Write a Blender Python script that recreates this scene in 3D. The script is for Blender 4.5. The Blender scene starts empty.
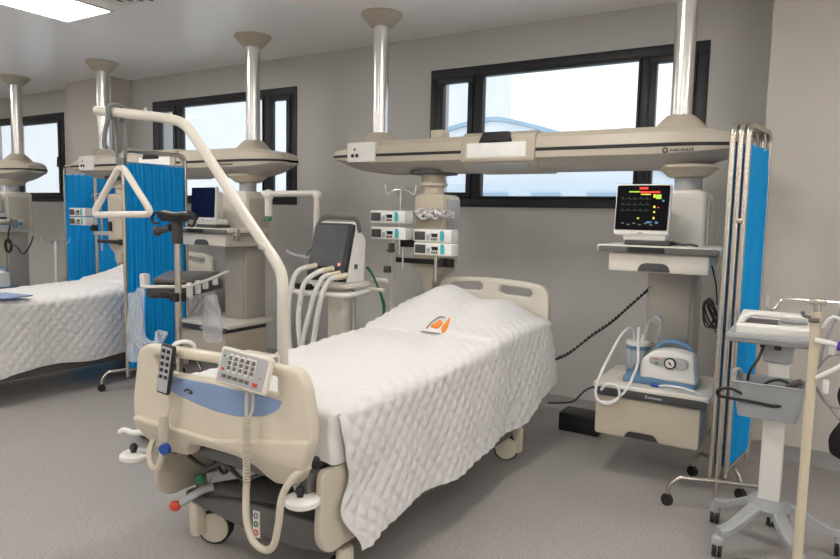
import bpy, bmesh, math, random
from mathutils import Vector, Matrix, noise
random.seed(7)
V = Vector
COL = bpy.context.scene.collection
PI = math.pi

# ------------------------------------------------------------------ materials
def nodemat(name):
    m = bpy.data.materials.new(name); m.use_nodes = True
    nt = m.node_tree
    return m, nt, nt.nodes['Principled BSDF']

def mat(name, rgb, rough=.5, metal=0., var=.04, scale=12., bump=0., bscale=60., spec=.5, coat=0., coatr=.1):
    m, nt, b = nodemat(name)
    tc = nt.nodes.new('ShaderNodeTexCoord')
    n = nt.nodes.new('ShaderNodeTexNoise'); n.inputs['Scale'].default_value = scale; n.inputs['Detail'].default_value = 4
    nt.links.new(tc.outputs['Object'], n.inputs['Vector'])
    r = nt.nodes.new('ShaderNodeValToRGB')
    c0 = [max(0, c*(1-var)) for c in rgb]; c1 = [min(1, c*(1+var)) for c in rgb]
    r.color_ramp.elements[0].position = .3; r.color_ramp.elements[1].position = .7
    r.color_ramp.elements[0].color = (*c0, 1); r.color_ramp.elements[1].color = (*c1, 1)
    nt.links.new(n.outputs['Fac'], r.inputs['Fac']); nt.links.new(r.outputs['Color'], b.inputs['Base Color'])
    b.inputs['Roughness'].default_value = rough; b.inputs['Metallic'].default_value = metal
    b.inputs['Specular IOR Level'].default_value = spec
    b.inputs['Coat Weight'].default_value = coat; b.inputs['Coat Roughness'].default_value = coatr
    if bump:
        n2 = nt.nodes.new('ShaderNodeTexNoise'); n2.inputs['Scale'].default_value = bscale; n2.inputs['Detail'].default_value = 3
        nt.links.new(tc.outputs['Object'], n2.inputs['Vector'])
        bp = nt.nodes.new('ShaderNodeBump'); bp.inputs['Strength'].default_value = bump; bp.inputs['Distance'].default_value = .01
        nt.links.new(n2.outputs['Fac'], bp.inputs['Height']); nt.links.new(bp.outputs['Normal'], b.inputs['Normal'])
    return m

def emis(name, rgb, s):
    m, nt, b = nodemat(name)
    b.inputs['Base Color'].default_value = (*[c*.5 for c in rgb], 1)
    b.inputs['Emission Color'].default_value = (*rgb, 1); b.inputs['Emission Strength'].default_value = s
    return m

def glassy(name, rgb, op, rough=.05):
    m, nt, b = nodemat(name)
    out = nt.nodes['Material Output']
    tr = nt.nodes.new('ShaderNodeBsdfTransparent'); tr.inputs['Color'].default_value = (*rgb, 1)
    b.inputs['Base Color'].default_value = (*rgb, 1); b.inputs['Roughness'].default_value = rough
    mx = nt.nodes.new('ShaderNodeMixShader')
    lw = nt.nodes.new('ShaderNodeLayerWeight'); lw.inputs['Blend'].default_value = .25
    mp = nt.nodes.new('ShaderNodeMapRange'); mp.inputs['To Min'].default_value = op; mp.inputs['To Max'].default_value = min(1, op+.5)
    nt.links.new(lw.outputs['Facing'], mp.inputs['Value']); nt.links.new(mp.outputs['Result'], mx.inputs['Fac'])
    nt.links.new(tr.outputs[0], mx.inputs[1]); nt.links.new(b.outputs[0], mx.inputs[2]); nt.links.new(mx.outputs[0], out.inputs['Surface'])
    return m

M = dict(
    wall=mat('wall_paint', (.55, .54, .52), .42, var=.02, scale=2, bump=.03, bscale=90, spec=.35),
    pier=mat('wall_paint_lit', (.62, .58, .535), .45, var=.02, scale=2, bump=.03, bscale=90, spec=.3),  # wall paint again, with the brighter light on the piers put into its colour
    farw=mat('white_wall_paint', (.86, .85, .84), .5, var=.02, scale=2), ceil=mat('ceiling_panel', (.92, .92, .92), .3, var=.015, scale=1.5, spec=.45),
    base=mat('cove_base', (.33, .32, .31), .5, var=.04),
    cream=mat('cream_plastic', (.58, .515, .41), .38, var=.02),
    cream2=mat('cream_enamel', (.66, .60, .485), .35, var=.02),
    cream3=mat('pale_cream_enamel', (.66, .62, .54), .35, var=.02),
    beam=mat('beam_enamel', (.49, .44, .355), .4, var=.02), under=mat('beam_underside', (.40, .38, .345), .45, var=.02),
    shaft=mat('shaft_panel', (.43, .40, .345), .42, var=.02),
    beige=mat('beige_plastic', (.58, .53, .43), .42, var=.02),
    white=mat('white_plastic', (.80, .785, .75), .35, var=.015),
    offw=mat('offwhite_enamel', (.74, .70, .62), .32, var=.02),
    ivory=mat('ivory_enamel', (.62, .545, .41), .35, var=.03),
    frame=mat('anthracite_frame', (.014, .016, .02), .45, var=.08),
    black=mat('black_plastic', (.012, .012, .013), .4, var=.1),
    rubber=mat('black_rubber', (.018, .018, .018), .7, var=.1),
    dgrey=mat('dark_grey_plastic', (.06, .06, .063), .45, var=.05),
    mgrey=mat('grey_plastic', (.13, .125, .12), .42, var=.05),
    lgrey=mat('light_grey_plastic', (.42, .43, .44), .42, var=.03),
    bgrey=mat('blue_grey_plastic', (.34, .36, .375), .38, var=.03),
    brown=mat('brown_grey_plastic', (.10, .085, .075), .5, var=.06),
    steel=mat('brushed_steel', (.60, .56, .50), .27, 1., var=.06, scale=40),
    chrome=mat('bright_chrome', (.72, .72, .72), .15, 1., var=.03),
    alu=mat('satin_aluminium', (.80, .79, .77), .26, 1., var=.04, scale=30),
    fabric=mat('white_quilt', (.74, .73, .72), .85, var=.015, scale=30, bump=.25, bscale=500, spec=.2),
    sheet=mat('white_sheet', (.72, .71, .70), .85, var=.02, bump=.1, bscale=80, spec=.2),
    blue=mat('light_blue_panel', (.25, .36, .58), .35, var=.03),
    teal=mat('teal_label', (.05, .48, .52), .4, var=.03),
    sblue=mat('steel_blue_plastic', (.12, .24, .38), .35, var=.05),
    bluecap=mat('blue_cap', (.01, .07, .36), .35),
    folder=mat('blue_folder', (.26, .34, .55), .5),
    red=mat('red_button', (.62, .07, .03), .4),
    green=mat('green_button', (.03, .22, .09), .4),
    gcable=mat('green_cable', (.01, .16, .06), .5),
    orange=mat('orange_embroidery', (.85, .27, .03), .8, var=.15, scale=150),
    tgrey=mat('grey_embroidery', (.30, .30, .31), .8),
    purple=mat('purple_cap', (.07, .03, .30), .4),
    strap=mat('grey_webbing', (.20, .21, .21), .8, var=.1, bump=.3, bscale=400),
    key=mat('key_grey', (.13, .12, .115), .5),
    lens=mat('dark_glass_screen', (.018, .02, .022), .12, var=.1, spec=.5),
    ventscr=mat('ventilator_screen_glass', (.085, .09, .095), .4, var=.15, scale=8, spec=.3),
    scrframe=mat('charcoal_bezel', (.03, .03, .032), .45, var=.05),
    navy=mat('unlit_navy_screen', (.004, .006, .028), .3, var=.1, spec=.25),
    hose=mat('white_corrugated_hose', (.74, .735, .71), .5, var=.02),
    tube=mat('clear_white_tubing', (.78, .79, .80), .3, var=.02),
    bag=mat('black_cloth', (.012, .009, .012), .85, var=.2, bump=.3, bscale=40),
    annex=mat('annex_wall', (.70, .80, .88), .7, var=.03, scale=1),
    facade=mat('pale_facade', (.92, .94, .95), .7, var=.03, scale=1),
    roofb=mat('pale_blue_roof', (.40, .55, .67), .6, var=.03, scale=1),
    ground=mat('pale_concrete', (.5, .5, .5), .8),
    foil=mat('silver_wrap', (.80, .80, .79), .25, .6, var=.1, scale=60),
    scrblk=mat('screen_black', (.004, .004, .006), .25, spec=.12),
    pane=glassy('window_glass', (.97, .985, 1.), .03, .03),
    clear=glassy('clear_plastic', (.93, .95, .97), .2, .15),
    bagclear=glassy('clear_bag', (.92, .93, .95), .28, .3),
    jar=glassy('clear_jar', (.85, .92, .97), .22, .08),
    lamp=emis('lamp_diffuser', (1., .955, .90), 17.),
    diff=mat('white_diffuser', (.86, .85, .83), .3),
    srow=emis('screen_red', (1., .05, .03), .8), sgrn=emis('screen_green', (.45, .75, .06), .55), syel=emis('screen_yellow', (.85, .75, .08), .6),
    sblu=emis('screen_blue', (.15, .35, .6), .3), sdim=emis('screen_dim', (.3, .35, .35), .12), led=emis('amber_led', (1., .35, .25), .9),
)
# floor: speckled vinyl
m, nt, b = nodemat('speckled_vinyl')
tc = nt.nodes.new('ShaderNodeTexCoord')
n1 = nt.nodes.new('ShaderNodeTexNoise'); n1.inputs['Scale'].default_value = 110; n1.inputs['Detail'].default_value = 2
n2 = nt.nodes.new('ShaderNodeTexVoronoi'); n2.inputs['Scale'].default_value = 75
n3 = nt.nodes.new('ShaderNodeTexNoise'); n3.inputs['Scale'].default_value = 1.2
for q in (n1, n2, n3): nt.links.new(tc.outputs['Object'], q.inputs['Vector'])
r1 = nt.nodes.new('ShaderNodeValToRGB'); r1.color_ramp.elements[0].position = .35; r1.color_ramp.elements[1].position = .68
r1.color_ramp.elements[0].color = (.30, .282, .272, 1); r1.color_ramp.elements[1].color = (.44, .415, .40, 1)
nt.links.new(n1.outputs['Fac'], r1.inputs['Fac'])
r2 = nt.nodes.new('ShaderNodeValToRGB'); r2.color_ramp.elements[0].position = .12; r2.color_ramp.elements[1].position = .3
r2.color_ramp.elements[0].color = (.80, .80, .80, 1); r2.color_ramp.elements[1].color = (1, 1, 1, 1)
nt.links.new(n2.outputs['Distance'], r2.inputs['Fac'])
mx = nt.nodes.new('ShaderNodeMix'); mx.data_type = 'RGBA'; mx.blend_type = 'MULTIPLY'; mx.inputs[0].default_value = 1
nt.links.new(r1.outputs['Color'], mx.inputs[6]); nt.links.new(r2.outputs['Color'], mx.inputs[7]); nt.links.new(mx.outputs[2], b.inputs['Base Color'])
mr = nt.nodes.new('ShaderNodeMapRange'); mr.inputs['To Min'].default_value = .30; mr.inputs['To Max'].default_value = .42
nt.links.new(n3.outputs['Fac'], mr.inputs['Value']); nt.links.new(mr.outputs['Result'], b.inputs['Roughness'])
b.inputs['Specular IOR Level'].default_value = .45
M['floor'] = m
# curtain: blue pleated cloth
m, nt, b = nodemat('blue_curtain')
tc = nt.nodes.new('ShaderNodeTexCoord'); n1 = nt.nodes.new('ShaderNodeTexNoise'); n1.inputs['Scale'].default_value = 300
nt.links.new(tc.outputs['Object'], n1.inputs['Vector'])
r1 = nt.nodes.new('ShaderNodeValToRGB'); r1.color_ramp.elements[0].color = (.0, .33, .78, 1); r1.color_ramp.elements[1].color = (.002, .45, .92, 1)
nt.links.new(n1.outputs['Fac'], r1.inputs['Fac']); nt.links.new(r1.outputs['Color'], b.inputs['Base Color'])
b.inputs['Roughness'].default_value = .55; b.inputs['Specular IOR Level'].default_value = .3
tl = nt.nodes.new('ShaderNodeBsdfTranslucent'); nt.links.new(r1.outputs['Color'], tl.inputs['Color'])
ms = nt.nodes.new('ShaderNodeMixShader'); ms.inputs['Fac'].default_value = .10
nt.links.new(b.outputs[0], ms.inputs[1]); nt.links.new(tl.outputs[0], ms.inputs[2]); nt.links.new(ms.outputs[0], nt.nodes['Material Output'].inputs['Surface'])
M['curtain'] = m

# ------------------------------------------------------------------ mesh helpers
def smooth_path(pts, n=8, closed=False):
    P = [V(p) for p in pts]; out = []
    if len(P) < 3: return P
    L = len(P)
    rng = range(L if closed else L-1)
    for i in rng:
        if closed: a, b_, c, d = P[(i-1) % L], P[i], P[(i+1) % L], P[(i+2) % L]
        else: a, b_, c, d = P[max(i-1, 0)], P[i], P[i+1], P[min(i+2, L-1)]
        for k in range(n):
            t = k/n
            out.append(.5*((2*b_)+(c-a)*t+(2*a-5*b_+4*c-d)*t*t+(3*b_-a-3*c+d)*t**3))
    if not closed: out.append(P[-1])
    return out

def round_poly(pts, r, n=5):
    """corners of a closed 2-D polygon rounded with radius r (scalar or list)"""
    out = []; L = len(pts)
    for i in range(L):
        p, a, c = V(pts[i]).to_2d(), V(pts[i-1]).to_2d(), V(pts[(i+1) % L]).to_2d()
        rr = r[i] if isinstance(r, (list, tuple)) else r
        u, w = (a-p), (c-p)
        k = min(rr, u.length*.48, w.length*.48)
        if k < 1e-5: out.append(tuple(p)); continue
        s, e = p+u.normalized()*k, p+w.normalized()*k
        for j in range(n+1):
            t = j/n; q = s*(1-t)**2+p*2*t*(1-t)+e*t*t
            out.append(tuple(q))
    return out

class MB:
    def __init__(s): s.bm = bmesh.new()
    def _take(s, vs, mtx):
        for v in vs: v.co = mtx @ v.co
    def obox(s, c, size, rot=None, bev=0., seg=2):
        g = bmesh.ops.create_cube(s.bm, size=1.); vs = g['verts']
        for v in vs: v.co = V((v.co.x*size[0], v.co.y*size[1], v.co.z*size[2]))
        if bev > 0:
            bev = min(bev, min(size)*.49)
            es = list({e for v in vs for e in v.link_edges})
            r = bmesh.ops.bevel(s.bm, geom=es, offset=bev, segments=seg, affect='EDGES', profile=.5)
            seen = set(vs) | set(r['verts']); vs = [v for v in seen if v.is_valid]
        mtx = Matrix.Translation(V(c)) @ (rot.to_4x4() if rot else Matrix.Identity(4))
        s._take(vs, mtx); return s
    def box(s, x0, x1, y0, y1, z0, z1, bev=0., seg=2):
        return s.obox(((x0+x1)/2, (y0+y1)/2, (z0+z1)/2), (abs(x1-x0), abs(y1-y0), abs(z1-z0)), None, bev, seg)
    def cyl(s, p0, p1, r0, r1=None, n=20):
        p0, p1 = V(p0), V(p1); r1 = r0 if r1 is None else r1
        d = p1-p0
        g = bmesh.ops.create_cone(s.bm, cap_ends=True, segments=n, radius1=r0, radius2=max(r1, 1e-5), depth=d.length)
        s._take(g['verts'], Matrix.Translation((p0+p1)/2) @ d.to_track_quat('Z', 'Y').to_matrix().to_4x4()); return s
    def ball(s, c, r, sc=(1, 1, 1), n=16):
        g = bmesh.ops.create_uvsphere(s.bm, u_segments=n, v_segments=n//2+2, radius=r)
        for v in g['verts']: v.co = V((v.co.x*sc[0], v.co.y*sc[1], v.co.z*sc[2]))+V(c)
        return s
    def tube(s, pts, r, n=8, sm=6, closed=False, ends=True):
        P = smooth_path(pts, sm, closed) if sm > 1 else [V(p) for p in pts]
        Q = [P[0]]
        for p in P[1:]:
            if (p-Q[-1]).length > 1e-5: Q.append(p)
        P = Q; L = len(P)
        rr = r if callable(r) else (lambda t: r)
        T = []
        for i in range(L):
            a = P[i-1] if (i > 0 or closed) else P[i]; b_ = P[(i+1) % L] if (i < L-1 or closed) else P[i]
            T.append((b_-a).normalized())
        nrm = T[0].orthogonal().normalized(); rings = []
        for i in range(L):
            nrm = (nrm - T[i]*nrm.dot(T[i])).normalized(); bn = T[i].cross(nrm); R = rr(i/max(1, L-1))
            rings.append([s.bm.verts.new(P[i]+(nrm*math.cos(2*PI*k/n)+bn*math.sin(2*PI*k/n))*R) for k in range(n)])
        for i in range(L if closed else L-1):
            a, b_ = rings[i], rings[(i+1) % L]
            for k in range(n): s.bm.faces.new((a[k], a[(k+1) % n], b_[(k+1) % n], b_[k]))
        if not closed and ends:
            s.bm.faces.new(rings[0][::-1]); s.bm.faces.new(rings[-1])
        return s
    def lathe(s, prof, origin=(0, 0, 0), axis='Z', n=28):
        o = V(origin); rings = []
        for r, h in prof:
            if r < 1e-5: 
                p = {'Z': V((0, 0, h)), 'Y': V((0, h, 0)), 'X': V((h, 0, 0))}[axis]; rings.append([s.bm.verts.new(o+p)]); continue
            ring = []
            for k in range(n):
                c, q = r*math.cos(2*PI*k/n), r*math.sin(2*PI*k/n)
                ring.append(s.bm.verts.new(o+{'Z': V((c, q, h)), 'Y': V((c, h, q)), 'X': V((h, c, q))}[axis]))
            rings.append(ring)
        for a, b_ in zip(rings, rings[1:]):
            if len(a) == 1 and len(b_) == 1: continue
            for k in range(n):
                if len(a) == 1: s.bm.faces.new((a[0], b_[(k+1) % n], b_[k]))
                elif len(b_) == 1: s.bm.faces.new((a[k], a[(k+1) % n], b_[0]))
                else: s.bm.faces.new((a[k], a[(k+1) % n], b_[(k+1) % n], b_[k]))
        for ring, rev in ((rings[0], True), (rings[-1], False)):
            if len(ring) > 2: s.bm.faces.new(ring[::-1] if rev else ring)
        return s
    def plate(s, outer, th, mtx, holes=(), bev=0.):
        """2-D outline (with holes) extruded to thickness th, bevelled rims; local XY, thickness along local Z (centred)"""
        cu = bpy.data.curves.new('tmp', 'CURVE'); cu.dimensions = '2D'; cu.fill_mode = 'BOTH'
        cu.extrude = max(th/2-bev, 1e-4); cu.bevel_depth = bev; cu.bevel_resolution = 2; cu.offset = -bev
        for poly in (outer, *holes):
            sp = cu.splines.new('POLY'); sp.points.add(len(poly)-1); sp.use_cyclic_u = True
            for p, q in zip(sp.points, poly): p.co = (q[0], q[1], 0, 1)
        ob = bpy.data.objects.new('tmp', cu); me = bpy.data.meshes.new_from_object(ob)
        b2 = bmesh.new(); b2.from_mesh(me); bmesh.ops.remove_doubles(b2, verts=b2.verts, dist=1e-5)
        vm = {v: s.bm.verts.new(mtx @ v.co) for v in b2.verts}
        for f in b2.faces:
            try: s.bm.faces.new([vm[v] for v in f.verts])
            except ValueError: pass
        b2.free(); bpy.data.objects.remove(ob); bpy.data.curves.remove(cu); bpy.data.meshes.remove(me); return s
    def xz(s, outer, y, th, holes=(), bev=0.):     # upright plate facing -Y, front at y
        return s.plate(outer, th, Matrix(((1, 0, 0, 0), (0, 0, 1, y+th/2), (0, 1, 0, 0), (0, 0, 0, 1))), holes, bev)
    def yz(s, outer, x, th, holes=(), bev=0.):     # plate in the YZ plane from x to x+th
        return s.plate(outer, th, Matrix(((0, 0, 1, x+th/2), (1, 0, 0, 0), (0, 1, 0, 0), (0, 0, 0, 1))), holes, bev)
    def xy(s, outer, z, th, holes=(), bev=0.):
        return s.plate(outer, th, Matrix.Translation((0, 0, z+th/2)), holes, bev)
    def grid(s, fn, nu, nv, closed_u=False):
        vs = [[s.bm.verts.new(V(fn(i, j))) for j in range(nv)] for i in range(nu)]
        for i in range(nu if closed_u else nu-1):
            for j in range(nv-1): s.bm.faces.new((vs[i][j], vs[(i+1) % nu][j], vs[(i+1) % nu][j+1], vs[i][j+1]))
        return vs

def mesh_obj(name, mb, m, parent=None, angle=38.):
    bm = mb.bm
    bmesh.ops.recalc_face_normals(bm, faces=bm.faces)
    for f in bm.faces: f.smooth = True
    for e in bm.edges:
        if len(e.link_faces) == 2 and e.calc_face_angle(0) > math.radians(angle): e.smooth = False
    me = bpy.data.meshes.new(name); bm.to_mesh(me); bm.free()
    me.materials.append(M[m] if isinstance(m, str) else m)
    o = bpy.data.objects.new(name, me); COL.objects.link(o)
    if parent is not None: o.parent = parent
    return o

def root_matrix(o):
    while o.parent: o = o.parent
    return o.matrix_basis

def part(name, mb, m, parent, label=None, angle=38.):
    mb.bm.transform(root_matrix(parent).inverted())
    o = mesh_obj(name, mb, m, None, angle); o.parent = parent
    if label: o['label'] = label
    return o

def thing(name, label, cat, loc=(0, 0, 0), group=None):
    o = bpy.data.objects.new(name, None); o.empty_display_size = .1; COL.objects.link(o); o.location = loc
    o.matrix_basis = Matrix.Translation(V(loc))
    o['label'] = label; o['category'] = cat
    if group: o['group'] = group
    return o

def single(name, mb, m, label, cat, group=None, angle=38.):
    o = mesh_obj(name, mb, m, None, angle); o['label'] = label; o['category'] = cat
    if group: o['group'] = group
    return o

def struct(name, mb, m, parent=None):
    o = mesh_obj(name, mb, m, None)
    if parent is not None: o.parent = parent
    else: o['kind'] = 'structure'
    return o

KIDS = {}
def kids(o): return [c for c in COL.objects if c.parent == o]
def dup(root, loc, label, rotz=0., group=None, skip=()):
    r = root.copy(); COL.objects.link(r); r.location = loc; r.rotation_euler = (0, 0, rotz); r['label'] = label
    if group: r['group'] = group
    def rec(src, dst):
        for c in kids(src):
            if c.name.split('.')[0] in skip: continue
            k = c.copy(); COL.objects.link(k); k.parent = dst; rec(c, k)
    rec(root, r); return r

# ------------------------------------------------------------------ the room
ZC, YB = 2.87, 4.68
XL, XR, YF = -11.6, 3.2, -4.2
struct('floor', MB().box(XL, XR, YF, YB+.3, -.1, 0), 'floor')
struct('ceiling', MB().box(XL, XR, YF, YB+.3, ZC, ZC+.12), 'ceil')
WX = [(-10.06, -7.98), (-6.28, -4.20), (-2.755, -.66)]; WZ = (1.505, 2.60)
wb = MB(); x = XL
for a, b_ in WX: wb.box(x, a, YB, YB+.3, 0, ZC); x = b_
wb.box(x, XR, YB, YB+.3, 0, ZC)
for a, b_ in WX: wb.box(a, b_, YB, YB+.3, 0, WZ[0]); wb.box(a, b_, YB, YB+.3, WZ[1], ZC)
struct('wall_back', wb, 'wall')
struct('wall_left', MB().box(XL-.2, XL, YF, YB+.3, 0, ZC), 'farw')
struct('wall_right', MB().box(XR, XR+.2, YF, YB+.3, 0, ZC), 'farw')
struct('wall_front', MB().box(XL, XR, YF-.2, YF, 0, ZC), 'farw')
struct('wall_right_pier', MB().box(-.295, XR, 4.42, YB, 0, ZC), 'pier')
struct('wall_left_pier', MB().box(-7.52, -6.68, 4.45, YB, 0, ZC), 'pier')
def cove(x0, x1, y): return MB().yz([(y, 0), (y-.03, 0), (y-.022, .008), (y-.008, .03), (y-.005, .09), (y, .093)], x0, x1-x0)
struct('baseboard_back', cove(-6.68, -.295, YB), 'base')
struct('baseboard_right', cove(-.295, XR, 4.42), 'base')
struct('baseboard_left', cove(-7.52, -6.68, 4.45), 'base')

def window(k, x0, x1, ma, mb_):
    z0, z1 = WZ; y0, y1 = YB-.012, YB+.045
    f = MB()
    f.box(x0, x1, y0, y1, z1-.07, z1, .006); f.box(x0, x1, y0, y1, z0, z0+.07, .006)
    f.box(x0, x0+.075, y0, y1, z0+.07, z1-.07, .006); f.box(x1-.075, x1, y0, y1, z0+.07, z1-.07, .006)
    f.box(ma, ma+.07, y0, y1, z0+.07, z1-.07, .005); f.box(mb_, mb_+.06, y0, y1, z0+.07, z1-.07, .005)
    w = mesh_obj('window_%d' % k, f, 'frame'); w['kind'] = 'structure'
    for nm, a, b_, sf in (('side_sash', x0+.075, ma, .045), ('fixed_pane_bead', ma+.07, mb_, .016), ('side_sash', mb_+.06, x1-.075, .045)):
        q = MB(); c, d = z0+.07, z1-.07
        q.box(a, b_, y0-.010, y1-.006, d-sf, d, .004); q.box(a, b_, y0-.010, y1-.006, c, c+sf, .004)
        q.box(a, a+sf, y0-.010, y1-.006, c+sf, d-sf, .004); q.box(b_-sf, b_, y0-.010, y1-.006, c+sf, d-sf, .004)
        sa = mesh_obj(nm, q, 'frame'); sa.parent = w
        g = mesh_obj('glass_pane', MB().box(a+sf, b_-sf, YB+.018, YB+.024, c+sf, d-sf), 'pane'); g.parent = sa
    hx = {1: x1-.04, 2: x0+.095, 3: x1-.10}[k]
    h = MB().box(hx-.014, hx+.014, y0-.03, y0-.01, 2.0, 2.08, .004).tube([(hx, y0-.03, 2.05), (hx, y0-.055, 2.05), (hx-.0, y0-.06, 2.03), (hx-.01, y0-.06, 1.93)], .009, 8)
    mesh_obj('window_handle', h, 'black').parent = w
for (k, ma_, mb__), (a, b_) in zip(((1, -9.70, -9.08), (2, -5.89, -4.615), (3, -2.365, -1.09)), WX): window(k, a, b_, ma_, mb__)

# ceiling panels in the room's grid; only the first is in view
def ceiling_panel(cx, cy, label):
    t = thing('ceiling_light', label, 'ceiling light', (cx, cy, ZC), None)
    fr = MB(); w, l = .29, .31
    fr.box(cx-w, cx+w, cy-l, cy-l+.018, ZC-.012, ZC, .002); fr.box(cx-w, cx+w, cy+l-.018, cy+l, ZC-.012, ZC, .002)
    fr.box(cx-w, cx-w+.018, cy-l+.018, cy+l-.018, ZC-.012, ZC, .002); fr.box(cx+w-.018, cx+w, cy-l+.018, cy+l-.018, ZC-.012, ZC, .002)
    part('light_frame', fr, 'white', t)
    part('diffuser', MB().box(cx-w+.018, cx+w-.018, cy-l+.018, cy+l-.018, ZC-.008, ZC-.001), 'lamp', t)
    return t
ceiling_panel(-4.78, 2.72, 'square recessed ceiling light panel above the left bed')
PANELS = [(-1.25, 2.55), (2.2, 2.55), (-8.3, 2.72)] + [(x_, y_) for y_ in (.3, -2.2) for x_ in (-8.3, -5.5, -2.6, .3, 2.4)]
for i, (a, b_) in enumerate(PANELS):
    t_ = ceiling_panel(a, b_, 'recessed square ceiling light outside the view'); t_['group'] = 'ceiling lights beyond the view'
vt = thing('ceiling_vent', 'white ceiling air vent with dark slots beside the light panel', 'ceiling vent', (-4.13, 2.66, ZC))
part('vent_plate', MB().box(-4.34, -3.86, 2.36, 2.99, ZC-.006, ZC, .002), 'white', vt)
for k in range(4):
    part('slot', MB().obox((-4.225+k*.068, 2.66+k*.030, ZC-.007), (.018, .52, .003)), 'black', vt)

# ------------------------------------------------------------------ outside
gnd = struct('ground_outside', MB().box(-60, 40, YB+1.5, 90, -6.2, -6.), 'ground')
bl = thing('annex_building', 'low pale blue annex with windows seen below the beam through the right window', 'building', (-4.5, 11.5, -6))
part('facade', MB().box(-9, 3, 10.5, 12.8, -6, 2.02), 'annex', bl)
for k in range(9): part('window_band', MB().box(-7.0+k*.95, -6.5+k*.95, 10.46, 10.6, 1.2, 1.86), 'roofb', bl)
b3 = thing('plaster_building', 'pale plastered building filling the view through the left windows', 'building', (-24, 16, -6))
part('facade', MB().box(-44, -10.5, 15, 24, -6, 9), 'facade', b3)
for k in range(7): part('window_band', MB().box(-42+k*4.2, -40+k*4.2, 14.95, 15.1, .2, 1.6), 'roofb', b3)
b2 = thing('hall_building', 'white hall with curved blue roof edge seen high through the right window', 'building', (-4.5, 15, -6))
rp = [(-7.4, 3.45), (-6.6, 3.60), (-6.1, 3.62), (-5.55, 3.50), (-4.48, 3.175), (-3.0, 2.62), (-1.5, 2.0)]
poly = [(p.x, p.z) for p in smooth_path([(a, 0, c) for a, c in rp], 6)]
part('roof_sheet', MB().xz(poly+[(p[0], p[1]-.085) for p in poly[::-1]], 13.2, 4), 'roofb', b2)
part('gable_wall', MB().xz([(p[0], p[1]-.09) for p in poly]+[(-1.5, -6), (-7.4, -6)], 13.3, 3.4), 'facade', b2)

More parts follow.
